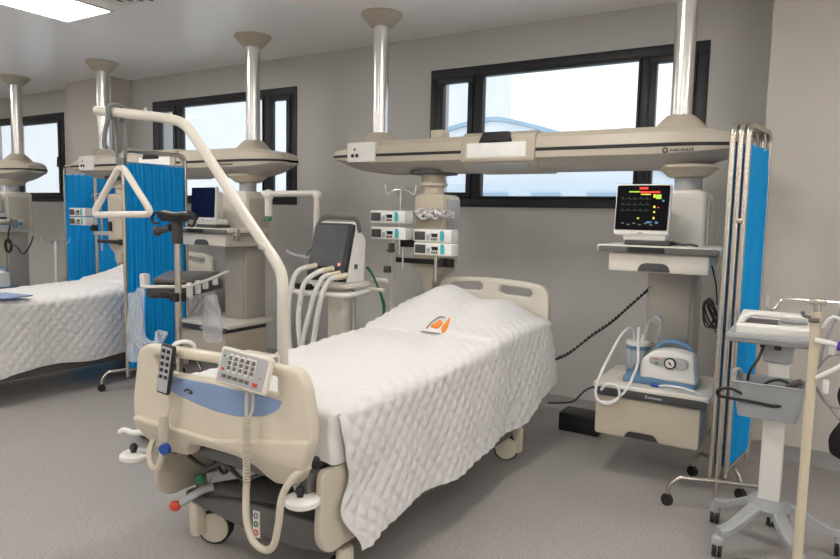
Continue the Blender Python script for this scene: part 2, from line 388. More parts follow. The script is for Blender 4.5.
# ------------------------------------------------------------------ ceiling supply beams
YP = 4.0
def supply_beam(label, x0, x1, cols, cb, socket=None, logo=None, capbox=None, endw=.28):
    t = thing('ceiling_supply_beam', label, 'supply beam', ((x0+x1)/2, YP, 1.72))
    prof = [(.196, 1.789), (.203, 1.795), (.203, 1.83), (.200, 1.835), (.200, 1.85), (.203, 1.855), (.19, 1.915), (.155, 1.948), (.10, 1.952)]
    prof = prof+[(-a, b_) for a, b_ in prof[::-1]]
    def sec(x, sc_extra=1.):
        d = min(x-x0, x1-x); u = min(1, max(0, d/.42)); ew = .90 if x-x0 < x1-x else .38; k = ew+(1-ew)*math.sqrt(1-(1-u)**2)
        return k, u
    N = 60; xs = []
    for i in range(N+1):
        f_ = i/N; xs.append(x0+(x1-x0)*(.5-.5*math.cos(PI*f_)))
    def loft(pr, mt, nm):
        b = MB(); rings = []
        for x in xs:
            k, u = sec(x); zz = 1-(1-u)**2
            rings.append([b.bm.verts.new((x, YP-w*k, 1.843+(z-1.843)*((.28+.72*zz) if z < 1.843 else (.45+.55*zz)))) for w, z in pr])
        n = len(pr)
        for a, c in zip(rings, rings[1:]):
            for j in range(n): b.bm.faces.new((a[j], a[(j+1) % n], c[(j+1) % n], c[j]))
        b.bm.faces.new(rings[0][::-1]); b.bm.faces.new(rings[-1]); part(nm, b, mt, t, angle=30)
    loft(prof, 'beam', 'beam_housing')
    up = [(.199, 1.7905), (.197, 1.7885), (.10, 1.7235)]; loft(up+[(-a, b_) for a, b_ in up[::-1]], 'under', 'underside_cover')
    # dark rail groove all round
    g = MB(); gr = []
    for x in xs:
        k, u = sec(x); gr.append([g.bm.verts.new((x+(0 if True else 0), YP-w*k*1.006-(.0025 if w > 0 else -.0025), z)) for w, z in ((.2, 1.833), (.2, 1.852), (-.2, 1.852), (-.2, 1.833))])
    for a, c in zip(gr, gr[1:]):
        for j in (0, 2): g.bm.faces.new((a[j], a[j+1], c[j+1], c[j]))
        for j in (1, 3): g.bm.faces.new((a[j], a[(j+1) % 4], c[(j+1) % 4], c[j]))
    g.bm.faces.new(gr[0][::-1]); g.bm.faces.new(gr[-1])
    part('rail_groove', g, 'black', t)
    if cb:
        c0, c1 = cb; y0 = YP-.222
        part('light_housing', MB().yz([(y0+.10, 1.722), (y0+.004, 1.778), (y0, 1.79), (y0+.01, 1.935), (y0+.05, 1.962), (YP+.2, 1.962), (YP+.2, 1.722)], c0, c1-c0, bev=.004), 'beam', t)
        lp = part('reading_light', MB().box(c0+.045, c1-.055, y0-.004, y0+.02, 1.800, 1.893, .006), 'diff', t)
        part('light_bezel', MB().xz([(c0+.035, 1.79), (c1-.045, 1.79), (c1-.045, 1.903), (c0+.035, 1.903)], y0-.002, .02, [[(c0+.045, 1.800), (c1-.055, 1.800), (c1-.055, 1.893), (c0+.045, 1.893)]]), 'beige', t)
        part('underside_light', MB().obox(((c0+c1)/2, y0+.055, 1.745), (c1-c0-.1, .075, .006), Matrix.Rotation(math.radians(-30), 3, 'X'), .002), 'lgrey', t)
    if capbox:
        a, c, dz = capbox; part('control_box', MB().xz([(a, 1.893+dz), (c, 1.893+dz), (c-.03, 1.958+dz), (a+.03, 1.958+dz)], YP-.222-.010, .10, bev=.006), 'black', t)
    for cx in cols:
        part('ceiling_rose', MB().lathe([(.15, ZC), (.15, ZC-.012), (.085, ZC-.085), (.07, ZC-.09)], (cx, YP, 0)), 'beam', t)
        part('ceiling_column', MB().cyl((cx, YP, 1.99), (cx, YP, ZC-.06), .058, n=40), 'alu', t)
        d = MB(); d.lathe([(.150, 1.940), (.145, 1.955), (.088, 2.012), (.075, 2.022), (.06, 2.023)], (cx, YP, 0), n=10); 
        part('column_collar', d, 'beam', t)
    if socket:
        a, c = socket; y0 = YP-.203
        s_ = part('socket_plate', MB().xz(round_poly([(a, 1.797), (c, 1.797), (c, 1.935), (a, 1.935)], .012), y0-.018, .03, bev=.004), 'white', t)
        w = c-a
        for px, pz, m_ in ((.20, 1.842, 'black'), (.36, 1.842, 'black'), (.28, 1.885, 'key')):
            part('socket_hole', MB().cyl((a+w*px, y0-.021, pz), (a+w*px, y0-.01, pz), .0135 if m_ == 'black' else .009, n=14), m_, s_)
    if logo:
        lx, lz = logo; y0 = YP-.2055
        e = MB(); e.tube([(lx+.012*math.cos(q*PI/8), y0, lz+.012*math.sin(q*PI/8)) for q in range(16)], .0050, 6, 1, True)
        for q in range(9): e.box(lx+.026+q*.0140, lx+.026+q*.0140+(.010 if q % 3 else .008), y0-.001, y0+.004, lz-.006, lz+(.005 if q % 2 else .007))
        part('maker_emblem', e, 'key', t)
    return t
P1 = supply_beam('long cream supply beam crossing the right window on two metal ceiling columns', -3.07, -.36, (-2.785, -.70), (-1.995, -1.49), (-2.915, -2.675), (-.735, 1.812), (-1.865, -1.636, 0))
part('top_junction_box', MB().obox((-2.22, 3.90, 1.975), (.095, .10, .055), None, .008), 'cream', P1)
P2 = supply_beam('cream supply beam above the blue screen, its right end before the middle window', -6.42, -3.66, (-6.14, -4.075), (-5.33, -4.80), (-6.22, -5.99), (-4.25, 1.812), (-5.23, -5.00, -.015))
P3 = supply_beam('cream supply beam at the left photo edge, pointed end below a single visible column', -10.3, -7.36, (-9.9, -7.75), None)

# ------------------------------------------------------------------ hanging equipment columns
def equipment_column(label):
    """authored where the right-hand one hangs"""
    t = thing('equipment_column', label, 'equipment column', (-.68, 4.0, .2), 'equipment columns hung from the beams')
    b = MB(); b.lathe([(.165, 1.74), (.162, 1.724), (.105, 1.676), (.09, 1.672)], (-.64, YP, 0)); part('swivel_joint', b, 'cream', t)
    part('neck', MB().cyl((-.64, YP, 1.58), (-.64, YP, 1.67), .072, n=28), 'lgrey', t)
    sh = round_poly([(-.845, 1.14), (-.515, 1.14), (-.515, 1.60), (-.845, 1.60)], [.01, .01, .06, .10])
    part('upper_housing', MB().xz(sh, 3.86, .30, bev=.025), 'offw', t)
    part('side_panel', MB().obox((-.509, 4.0, 1.36), (.012, .22, .36), None, .005), 'beige', t)
    part('service_shaft', MB().box(-.81, -.545, 3.885, 4.115, .30, 1.145, .02), 'shaft', t)
    part('shaft_cover', MB().box(-.785, -.57, 3.872, 3.89, .52, 1.14, .006), 'shaft', t)
    # upper shelf
    s_ = part('upper_shelf', MB().xy(round_poly([(-1.02, 3.55), (-.385, 3.55), (-.385, 4.0), (-1.02, 4.0)], .03), 1.258, .032, bev=.008), 'offw', t)
    part('shelf_edge_strip', MB().xz(round_poly([(-1.005, 1.252), (-.40, 1.252), (-.40, 1.285), (-1.005, 1.285)], .015), 3.541, .014, bev=.003), 'mgrey', s_)
    part('switch_panel', MB().xz([(-.85, 1.256), (-.66, 1.256), (-.66, 1.283), (-.85, 1.283)], 3.537, .008, bev=.001), 'black', s_)
    for sx in (-.37,):
        r = MB().tube([(sx, 3.58, 1.24), (sx, 3.95, 1.24)], .012, 8, 1); r.box(sx-.018, sx+.018, 3.60, 3.64, 1.20, 1.29, .004); r.box(sx-.018, sx+.018, 3.86, 3.90, 1.20, 1.29, .004)
        part('side_rail', r, 'steel', s_)
    d = part('drawer', MB().box(-.955, -.445, 3.57, 3.97, 1.150, 1.250, .012), 'offw', t)
    part('drawer_handle', MB().xz(round_poly([(-.80, 1.156), (-.63, 1.156), (-.645, 1.19), (-.67, 1.200), (-.76, 1.200), (-.785, 1.19)], .012), 3.560, .02, bev=.004), 'dgrey', d)
    # lower cabinet
    s2 = part('lower_shelf', MB().xy(round_poly([(-1.005, 3.55), (-.40, 3.55), (-.40, 4.08), (-1.005, 4.08)], .03), .495, .03, bev=.008), 'offw', t)
    part('shelf_edge_strip', MB().xz(round_poly([(-.99, .462), (-.415, .462), (-.415, .505), (-.99, .505)], .015), 3.541, .014, bev=.003), 'dgrey', s2)
    e = MB(); e.box(-.715, -.705, 3.538, 3.542, .478, .494); e.box(-.70, -.63, 3.538, 3.542, .480, .488); part('maker_mark', e, 'lgrey', s2)
    part('cabinet_gap', MB().box(-.96, -.45, 3.575, 4.02, .452, .497), 'dgrey', t)
    c = part('lower_drawer', MB().xz(round_poly([(-.985, .235), (-.825, .235), (-.80, .272), (-.665, .272), (-.64, .235), (-.44, .235), (-.44, .458), (-.985, .458)], [.02, .01, .015, .015, .01, .02, .012, .012]), 3.56, .47, bev=.01), 'cream', t)
    part('drawer_recess', MB().box(-.83, -.635, 3.585, 3.98, .232, .274, .004), 'dgrey', c)
    return t
ET = equipment_column('equipment column on the right holding the lit patient monitor and suction pump')
dup(ET, (-.68-3.50, 4.0, .2), 'equipment column behind the slanting bed pole, carrying the dark switched-off monitor', 0)
dup(ET, (-.68-7.22, 3.98, .2), 'equipment column at the left photo edge, hung under the leftmost beam', 0)

def pump_column(label):
    t = thing('pump_column', label, 'equipment column', (-2.345, YP, 1.0), 'short pump columns hung from the beams')
    part('mounting_ring', MB().lathe([(.17, 1.74), (.17, 1.715), (.12, 1.71)], (-2.32, YP, 0)), 'dgrey', t)
    part('neck', MB().lathe([(.085, 1.715), (.085, 1.66), (.10, 1.655), (.10, 1.635), (.075, 1.63), (.075, 1.57)], (-2.32, YP, 0)), 'cream', t)
    part('housing', MB().xz(round_poly([(-2.40, 1.10), (-2.165, 1.10), (-2.165, 1.575), (-2.40, 1.575)], [.01, .01, .05, .05]), 3.87, .26, bev=.022), 'cream', t)
    part('side_trim', MB().obox((-2.160, 4.0, 1.34), (.010, .16, .40), None, .005), 'lgrey', t)
    part('rail', MB().box(-2.52, -2.07, 3.835, 3.865, 1.095, 1.13, .003), 'black', t)
    part('rail_clamp', MB().obox((-2.115, 3.845, 1.112), (.10, .05, .06), None, .006), 'black', t)
    part('rail_bracket', MB().obox((-2.34, 3.862, 1.26), (.035, .03, .09), None, .005), 'black', t)
    part('foot_bracket', MB().xz(round_poly([(-2.45, 1.10), (-2.13, 1.10), (-2.19, 1.02), (-2.25, 1.0), (-2.25, .90), (-2.33, .90), (-2.34, 1.0), (-2.40, 1.03)], .03), 3.90, .16, bev=.01), 'beige', t)
    return t
PC = pump_column('short cream pump column under the left half of the right beam')
dup(PC, (-2.345-3.52, YP, 1.0), 'short cream pump column seen between the two blue screens')
w = MB()
for k in range(3):
    w.tube([(-2.37+.24*i/9, 3.83+.014*math.sin(i*2.1+k), 1.440+.018*k-.02+.018*math.sin(i*1.7+k*2)) for i in range(10)]+[(-2.10, 3.90, 1.42+.012*k)], lambda q: .015+.006*math.sin(q*19), 7, 4)
single('crumpled_tubing_wrap', w, 'foil', 'crumpled clear wrapped tubing draped across the cream pump column', 'tubing')

# ------------------------------------------------------------------ infusion pumps
def infusion_pump(label):
    t = thing('infusion_pump', label, 'infusion pump', (0, 0, 0), 'stacked infusion pumps')
    def sq(mb): mb.bm.transform(Matrix.Diagonal((.84, 1, 1.06, 1))); return mb
    part('casing', sq(MB().box(-.165, .165, 0, .11, 0, .078, .010)), 'white', t)
    part('side_door', sq(MB().box(.115, .172, .004, .105, .004, .076, .012)), 'clear', t)
    part('display', sq(MB().box(-.152, -.058, -.003, .004, .012, .064, .002)), 'dgrey', t)
    part('dial', sq(MB().cyl((-.030, -.006, .030), (-.030, .003, .030), .017, n=18).cyl((-.030, -.009, .030), (-.030, .0, .030), .005, n=10)), 'lgrey', t)
    k = MB()
    for i in range(3): k.box(-.004+i*.019, .010+i*.019, -.003, .003, .012, .026, .001)
    part('keypad', sq(k), 'key', t)
    part('readout', sq(MB().box(.0, .052, -.003, .003, .032, .054, .001)), 'lens', t)
    part('pole_clamp', sq(MB().box(-.03, .03, .10, .124, .015, .06, .005)), 'black', t)
    part('status_light', sq(MB().box(-.012, -.003, -.003, .003, .042, .054)), 'teal', t)
    part('teal_label', sq(MB().xz(round_poly([(.075, .010), (.108, .010), (.112, .04), (.104, .071), (.075, .071)], .008), -.003, .006)), 'teal', t)
    return t
ip = infusion_pump('x')
IP = [(-2.455, 3.62, 1.372, 'infusion pump on the hooked pole, upper of the left pair'), (-2.45, 3.62, 1.262, 'infusion pump on the hooked pole, lower of the left pair'),
      (-2.105, 3.62, 1.256, 'infusion pump before the pump column, upper of the right pair'), (-2.100, 3.62, 1.171, 'infusion pump above the black rail, lower of the right pair'),
      (-6.41, 3.86, 1.35, 'infusion pump before the far blue screen, upper of two'), (-6.405, 3.86, 1.258, 'infusion pump before the far blue screen, lower of two')]
for i, (x_, y_, z_, lb) in enumerate(IP):
    if i == 0: ip.location = (x_, y_, z_); ip['label'] = lb
    else: dup(ip, (x_, y_, z_), lb)

def hooks(mb, x, y, z, r=.10, up=.03, n=4, tr=.004):
    for k in range(n):
        a = PI/4+k*2*PI/n; c, s_ = math.cos(a), math.sin(a)
        mb.tube([(x, y, z), (x+c*r*.5, y+s_*r*.5, z-.004), (x+c*r*.85, y+s_*r*.85, z-.03), (x+c*r, y+s_*r, z-.02), (x+c*r*1.1, y+s_*r*1.1, z+up)], tr, 6, 4)
    return mb
t = thing('infusion_pole', 'chrome infusion pole with top hooks holding the left pump pair', 'infusion pole', (-2.35, 3.78, .9))
part('pole', MB().cyl((-2.43, 3.745, 1.16), (-2.43, 3.745, 1.60), .009, n=12), 'chrome', t)
part('hook', hooks(MB(), -2.43, 3.745, 1.60, .10), 'chrome', t)
part('clamp', MB().obox((-2.36, 3.775, 1.235), (.16, .045, .05), None, .006), 'black', t)
part('tail_rod', MB().cyl((-2.40, 3.745, 1.06), (-2.40, 3.745, 1.2), .008, n=10), 'alu', t)
t = thing('infusion_rod', 'short steel rod under the right pump pair, reaching the bed head', 'infusion pole', (-2.10, 3.765, .8))
part('rod', MB().cyl((-2.14, 3.745, .99), (-2.14, 3.745, 1.34), .013, n=14), 'steel', t)
part('rail_hook', MB().obox((-2.14, 3.79, 1.11), (.04, .09, .05), None, .005), 'dgrey', t)
t = thing('drip_stand', 'thin white drip stand with a dark clamp between ventilator and bed head', 'drip stand', (-2.62, 3.95, 0))
part('pole', MB().cyl((-2.62, 3.95, .03), (-2.62, 3.95, 1.24), .011, n=12), 'offw', t)
part('clamp', MB().obox((-2.62, 3.93, 1.19), (.03, .05, .07), None, .006).cyl((-2.66, 3.93, 1.17), (-2.59, 3.93, 1.17), .008, n=8), 'mgrey', t)
part('pole_hook', MB().obox((-2.655, 3.94, 1.03), (.06, .04, .05), None, .01), 'mgrey', t)
part('foot', MB().lathe([(.0, .0), (.2, .0), (.2, .015), (.03, .04), (.0, .04)], (-2.62, 3.95, 0)), 'lgrey', t)
t = thing('drip_stand', 'slim white drip stand before the far left wall, beside the far screen', 'drip stand', (-6.88, 3.9, 0))
part('pole', MB().cyl((-6.88, 3.9, .03), (-6.88, 3.9, 1.08), .016, n=12), 'offw', t)
part('hook', hooks(MB(), -6.88, 3.9, 1.09, .13, .02), 'chrome', t)
part('foot', MB().lathe([(.0, .0), (.2, .0), (.2, .015), (.03, .04), (.0, .04)], (-6.88, 3.9, 0)), 'lgrey', t)

# arm holding the left pump pair
t = thing('pump_arm', 'grey bracket arm holding the two far pumps before the blue screen', 'bracket arm', (-6.2, 3.95, 1.2))
part('arm', MB().box(-6.25, -5.95, 3.93, 3.97, 1.165, 1.205, .006), 'lgrey', t)
part('clamp', MB().obox((-6.26, 3.95, 1.235), (.06, .05, .06), None, .006), 'black', t)
part('post', MB().cyl((-6.26, 4.03, 1.0), (-6.26, 4.03, 1.58), .011, n=10), 'chrome', t)
part('hook', MB().tube([(-6.42, 4.03, 1.54), (-6.39, 4.03, 1.575), (-6.26, 4.03, 1.58), (-6.13, 4.03, 1.575)], .006, 6, 4), 'chrome', t)

# ------------------------------------------------------------------ patient monitors
def monitor(label, on):
    t = thing('patient_monitor', label, 'patient monitor', (-.81, 3.72, 1.29))
    tilt = Matrix.Rotation(math.radians(-2), 4, 'X'); P0 = V((-.81, 3.64, 1.345))
    def tl(mb): mb.bm.transform(Matrix.Translation(P0) @ tilt @ Matrix.Translation(-P0)); return mb
    part('casing', tl(MB().xz(round_poly([(-.955, 1.345), (-.665, 1.345), (-.66, 1.62), (-.95, 1.62)], .015), 3.64, .035, bev=.010)), 'white', t)
    part('rear_housing', tl(MB().box(-.925, -.70, 3.665, 3.77, 1.37, 1.59, .03)), 'offw', t)
    s_ = part('screen', tl(MB().xz(round_poly([(-.947, 1.372), (-.673, 1.372), (-.668, 1.613), (-.942, 1.613)], .010), 3.6365, .006)), 'scrblk' if on else 'navy', t)
    y = 3.6345
    if on:
        def blk(nm, mt, lst):
            for a, c, d, e in lst:   # fractions of the screen: x0, x1 from left; z0, z1 from top
                b = MB(); b.box(-.945+a*.273, -.945+c*.273, y, y+.0015, 1.612-e*.24, 1.612-d*.24); part(nm, tl(b), mt, s_)
        blk('alarm_bar', 'srow', [(.44, .60, .04, .085), (.45, .83, .13, .165), (.80, .83, .48, .50)])
        blk('green_bar', 'sgrn', [(.24, .44, .125, .155), (.76, .86, .20, .30)])
        blk('yellow_values', 'syel', [(.47, .66, .185, .21), (.71, .755, .20, .27), (.72, .76, .45, .50), (.725, .76, .57, .61), (.72, .755, .70, .75), (.42, .46, .72, .75)])
        blk('blue_values', 'sblu', [(.88, .92, .32, .36), (.60, .70, .80, .84), (.77, .82, .80, .85)])
        wl = MB()
        for r_ in range(3):
            pts = [(-.945+.273*(.08+.58*i/40), y+.0008, 1.612-.24*(.30+.13*r_)+(.012 if i % 8 == 3 else (-.005 if i % 8 == 4 else 0))) for i in range(41)]
            wl.tube(pts, .0006, 4, 1)
        for q in range(6): wl.box(-.945+.273*(.12+.11*q), -.945+.273*(.17+.11*q), y, y+.0015, 1.612-.24*(.86+.03*(q % 2)), 1.612-.24*(.835+.03*(q % 2)))
        part('waveforms', tl(wl), 'sdim', s_)
    part('maker_mark', tl(MB().box(-.825, -.795, 3.637, 3.641, 1.354, 1.358)), 'key', t)
    part('stand_neck', MB().box(-.905, -.68, 3.655, 3.79, 1.315, 1.36, .010), 'white', t)
    part('stand_foot', MB().box(-.895, -.66, 3.645, 3.80, 1.291, 1.316, .008), 'dgrey', t)
    return t
monitor('lit patient monitor on the right equipment column, coloured bars on its black screen', True)
mn = monitor('patient monitor with dark blank screen on the middle equipment column', False)
mn.location = (-.81-3.45, 3.70, 1.293)
dup(mn, (-.81-7.03, 3.75, 1.291), 'white monitor cut by the left photo edge, on the leftmost column shelf')

# ------------------------------------------------------------------ suction pump
t = thing('suction_pump', 'white suction pump with blue handle and round pressure gauge', 'suction pump', (-.66, 3.76, .526))
bodyp = round_poly([(-.785, .553), (-.475, .553), (-.495, .725), (-.60, .742), (-.72, .728), (-.785, .665)], [.01, .01, .03, .02, .05, .05])
part('casing', MB().xz(bodyp, 3.66, .135, bev=.016), 'white', t)
part('base', MB().xz(round_poly([(-.88, .527), (-.48, .527), (-.478, .555), (-.62, .561), (-.72, .570), (-.80, .563), (-.88, .563)], .008), 3.652, .235, bev=.006), 'sblue', t)
part('handle', MB().tube([(-.715, 3.77, .70), (-.70, 3.77, .745), (-.655, 3.77, .772), (-.59, 3.77, .770), (-.535, 3.77, .745), (-.515, 3.77, .70)], .017, 8, 6), 'sblue', t)
pn = part('control_panel', MB().xz(round_poly([(-.735, .655), (-.70, .645), (-.54, .636), (-.515, .66), (-.52, .695), (-.56, .705), (-.735, .692)], .018), 3.653, .012, bev=.003), 'lgrey', t)
g = part('gauge', MB().cyl((-.617, 3.642, .668), (-.617, 3.662, .668), .033, n=28), 'black', t)
part('gauge_face', MB().cyl((-.617, 3.640, .668), (-.617, 3.645, .668), .025, n=28), 'white', g)
part('gauge_needle', MB().obox((-.617, 3.6385, .668), (.028, .002, .004), Matrix.Rotation(math.radians(45), 3, 'Y')).cyl((-.617, 3.638, .668), (-.617, 3.641, .668), .006, n=10), 'black', g)
part('regulator_knob', MB().cyl((-.552, 3.636, .668), (-.552, 3.66, .668), .026, .028, n=24), 'mgrey' if False else 'lgrey', t)
part('power_button', MB().cyl((-.692, 3.648, .660), (-.692, 3.656, .660), .0075, n=14), 'green', t)
part('red_mark', MB().box(-.712, -.68, 3.650, 3.655, .681, .686), 'red', t)
j = part('collection_jar', MB().lathe([(.058, .565), (.062, .575), (.066, .715)], (-.845, 3.865, 0)), 'jar', t)
part('jar_holder', MB().lathe([(.064, .527), (.066, .575), (.0635, .575), (.0615, .53)], (-.845, 3.865, 0)).lathe([(.0665, .690), (.0695, .692), (.0695, .714), (.0665, .716)], (-.845, 3.865, 0)), 'sblue', j)
part('jar_lid', MB().lathe([(.072, .716), (.074, .722), (.072, .742), (.05, .748), (.0, .749)], (-.845, 3.865, 0)).cyl((-.865, 3.835, .745), (-.865, 3.835, .775), .009, n=10).cyl((-.82, 3.845, .745), (-.82, 3.845, .785), .007, n=10), 'white', j)
ft = MB(); ft.tube([(-.81, 3.86, .745), (-.80, 3.85, .82), (-.775, 3.84, .885), (-.745, 3.83, .905), (-.715, 3.83, .88), (-.725, 3.83, .80), (-.745, 3.85, .745)], .010, 8, 5)
ft.lathe([(.0, 3.81), (.028, 3.812), (.030, 3.82), (.030, 3.835), (.0, 3.838)], (-.74, 0, .89), 'Y', 18)
part('bacterial_filter', ft, 'clear', t)
part('suction_hose', MB().tube([(-.865, 3.835, .775), (-.875, 3.80, .825), (-.91, 3.72, .80), (-.945, 3.60, .69), (-.975, 3.515, .58), (-.995, 3.50, .48), (-.975, 3.50, .425), (-.915, 3.50, .415), (-.86, 3.50, .46), (-.87, 3.50, .525), (-.93, 3.50, .53), (-.965, 3.505, .49)], .008, 8, 6), 'tube', t)
part('drain_hose', MB().tube([(-.80, 3.64, .86), (-.797, 3.64, .745), (-.79, 3.62, .65), (-.80, 3.58, .59), (-.83, 3.52, .50), (-.90, 3.505, .43), (-.96, 3.505, .42)], .008, 8, 6), 'tube', t)
part('connector_hose', MB().tube([(-.665, 3.615, .536), (-.62, 3.60, .548), (-.54, 3.585, .552), (-.475, 3.575, .545), (-.44, 3.59, .532)], .006, 8, 5), 'tube', t)
part('blue_connector', MB().cyl((-.71, 3.62, .536), (-.665, 3.615, .537), .010, n=12).box(-.70, -.685, 3.61, 3.63, .526, .55, .003), 'bluecap', t)
t.scale = (.94, .94, .94)
dup(t, (-.66-7.10, 3.76, .526), 'white suction device at the left photo edge, on the leftmost lower shelf', 0, skip=('suction_hose', 'drain_hose', 'bacterial_filter'))

# small cable lying on the monitor shelf
single('sensor_cable', MB().tube([(-.645, 3.70, 1.308), (-.60, 3.69, 1.300), (-.56, 3.68, 1.302), (-.52, 3.68, 1.296)], .006, 8, 5).cyl((-.655, 3.70, 1.309), (-.625, 3.695, 1.303), .009, n=10), 'black', 'short black sensor lead beside the lit patient monitor', 'cable')
# coiled black cable from the column towards the bed
cc = MB(); pts = []
ctl = smooth_path([(-.80, 3.885, 1.03), (-.90, 3.88, .925), (-1.00, 3.88, .82), (-1.12, 3.88, .72), (-1.25, 3.88, .60), (-1.345, 3.88, .545)], 40)
for i, p in enumerate(ctl):
    f_ = i/(len(ctl)-1); rr = .0135 if f_ < .95 else .004
    a = i*.95; pts.append(p+V((.35*math.cos(a), math.sin(a), .9*math.cos(a)))*rr)
cc.tube(pts, .005, 5, 1)
single('coiled_cable', cc, 'black', 'coiled black cable stretched from the right column down to the bed head', 'cable')
single('power_cable', MB().tube([(-1.0, 3.95, .40), (-1.09, 3.95, .395), (-1.16, 3.95, .36), (-1.23, 3.95, .28), (-1.31, 3.95, .255), (-1.40, 3.95, .24)], .006, 8, 6), 'dgrey', 'thin dark cable sagging behind the drawer cabinet to the bed', 'cable')
lp = MB()
lp.tube([(-.44, 3.62, 1.20), (-.415, 3.63, 1.10), (-.405, 3.63, 1.0)], .004, 6, 5)
for k in range(4):
    cx, cz, ra, rb, ph = -.440+.006*k, .955-.006*k, .026+.010*k, .075-.006*k, .5*k
    lp.tube([(cx+ra*math.cos(a_)*math.cos(ph)-rb*.5*math.sin(a_)*math.sin(ph), 3.62+.008*k, cz+rb*math.sin(a_)) for a_ in [i*PI/6 for i in range(12)]], .0052, 6, 4, True)
lp.tube([(-.42, 3.63, .90), (-.40, 3.63, .86), (-.385, 3.63, .855), (-.36, 3.63, .86)], .004, 6, 5)
single('cable_bundle', lp, 'black', 'looped black cable bundle hanging beside the right blue screen', 'cable')
single('transformer_box', MB().box(-1.40, -1.13, 4.17, 4.36, 0, .125, .012), 'black', 'black box on the floor left of the cream drawer cabinet', 'box')
lp = MB(); lp.tube([(-7.60, 3.83, 1.30), (-7.61, 3.8, 1.15), (-7.63, 3.8, 1.05), (-7.58, 3.8, 1.02), (-7.46, 3.8, 1.0), (-7.38, 3.82, .92), (-7.32, 3.86, 1.0), (-7.30, 3.9, 1.12)], .008, 6, 6)
for k in range(2): lp.tube([(-7.63+.06*math.cos(i*PI/6), 3.795+.01*k, 1.0+.07*math.sin(i*PI/6)) for i in range(12)], .010, 6, 3, True)
single('cable_loop', lp, 'black', 'black cable coiled on the leftmost equipment column', 'cable')

# ------------------------------------------------------------------ ventilator
t = thing('ventilator', 'white ventilator with dark tilted touchscreen and four hoses on a trolley', 'ventilator', (-2.71, 3.45, 0))
P0 = V((-2.70, 3.30, .985)); tilt = Matrix.Translation(P0) @ Matrix.Rotation(math.radians(-15.2), 4, 'X') @ Matrix.Translation(-P0)
def tl(mb): mb.bm.transform(tilt); return mb
prof = round_poly([(3.275, .975), (3.52, .975), (3.53, 1.27), (3.47, 1.31), (3.42, 1.375), (3.385, 1.375)], [.01, .02, .03, .03, .02, .02])
part('side_body', MB().yz(prof, -2.84, .285, bev=.012), 'white', t)
part('front_bezel', tl(MB().xz(round_poly([(-2.852, .985), (-2.548, .985), (-2.548, 1.372), (-2.852, 1.372)], .02), 3.262, .05, bev=.010)), 'scrframe', t)
part('touchscreen', tl(MB().xz(round_poly([(-2.845, 1.075), (-2.57, 1.075), (-2.57, 1.352), (-2.845, 1.352)], .012), 3.255, .014, bev=.002)), 'ventscr', t)
part('alarm_light', tl(MB().cyl((-2.59, 3.251, 1.095), (-2.59, 3.265, 1.095), .009, n=12)), 'led', t)
part('handle', MB().tube([(-2.835, 3.385, 1.345), (-2.83, 3.395, 1.385), (-2.80, 3.41, 1.403), (-2.60, 3.41, 1.403), (-2.555, 3.42, 1.39), (-2.55, 3.45, 1.31)], .016, 8, 5), 'mgrey', t)
part('side_label', MB().box(-2.556, -2.550, 3.40, 3.43, 1.07, 1.10), 'mgrey', t)
part('swivel_plate', MB().box(-2.86, -2.53, 3.27, 3.56, .945, .978, .012), 'offw', t)
part('trolley_column', MB().box(-2.765, -2.625, 3.38, 3.50, .07, .95, .02), 'offw', t)
part('gas_tube', MB().cyl((-2.585, 3.44, .10), (-2.585, 3.44, .93), .011, n=12), 'lgrey', t)
part('push_rail', MB().tube([(-2.53, 3.52, .915), (-2.50, 3.32, .912), (-2.52, 3.24, .912), (-2.60, 3.22, .912), (-2.86, 3.20, .910), (-2.95, 3.20, .915), (-2.965, 3.26, .915), (-2.95, 3.45, .915), (-2.86, 3.52, .94)], .018, 8, 5), 'white', t)
part('rear_rail', MB().tube([(-2.55, 3.60, .985), (-2.47, 3.60, .985), (-2.43, 3.60, .985)], .016, 8, 3).cyl((-2.55, 3.55, .93), (-2.42, 3.55, .925), .013), 'offw', t)
for k, (px, pz, pts_) in enumerate(((-2.80, 1.078, ((-2.858, .995), (-2.892, .862), (-2.897, .72), (-2.892, .62), (-2.87, .45))), (-2.66, 1.067, ((-2.765, .975), (-2.807, .804), (-2.81, .70), (-2.80, .60), (-2.77, .45))),
        (-2.605, 1.039, ((-2.674, .925), (-2.731, .759), (-2.76, .66), (-2.785, .56), (-2.80, .45))), (-2.55, 1.030, ((-2.617, .917), (-2.656, .767), (-2.672, .68), (-2.69, .58), (-2.70, .45))))):
    hp = MB(); path = smooth_path([(px-.005, 3.235, pz), (px-.035, 3.18, pz-.022)]+[(a, 3.15, c) for a, c in pts_], 26)
    hp.tube(path, lambda q: .0165+.0016*math.sin(q*480), 9, 1)
    h = part('breathing_hose', hp, 'hose', t)
    part('hose_port', MB().cyl((px+.025, 3.285, pz+.008), (px-.012, 3.222, pz-.006), .019, n=14), 'ivory', h)
part('trolley_base', MB().xy(round_poly([(-2.95, 3.18), (-2.44, 3.18), (-2.46, 3.72), (-2.93, 3.72)], .06), .06, .05, bev=.012), 'lgrey', t)
for cx, cy in ((-2.92, 3.21), (-2.47, 3.21), (-2.91, 3.69), (-2.48, 3.69)): part('castor', MB().cyl((cx-.012, cy, .035), (cx+.012, cy, .035), .035), 'rubber', t)
part('side_box', MB().box(-2.93, -2.80, 3.24, 3.40, .925, .965, .01), 'black', t)
for i in range(2):
    single('green_cable', MB().tube([(-2.565+.015*i, 3.545, 1.075), (-2.53+.01*i, 3.57, 1.02-.01*i), (-2.50, 3.60, .93), (-2.475+.014*i, 3.62, .82), (-2.47, 3.62, .70), (-2.475, 3.62, .40), (-2.48, 3.70, .12)], .007, 8, 6), 'gcable', 'green hose dropping behind the white ventilator, ' + ('darker inner one' if False else ('left strand of two' if i == 0 else 'right strand of two')), 'hose', 'green hoses behind the ventilator')

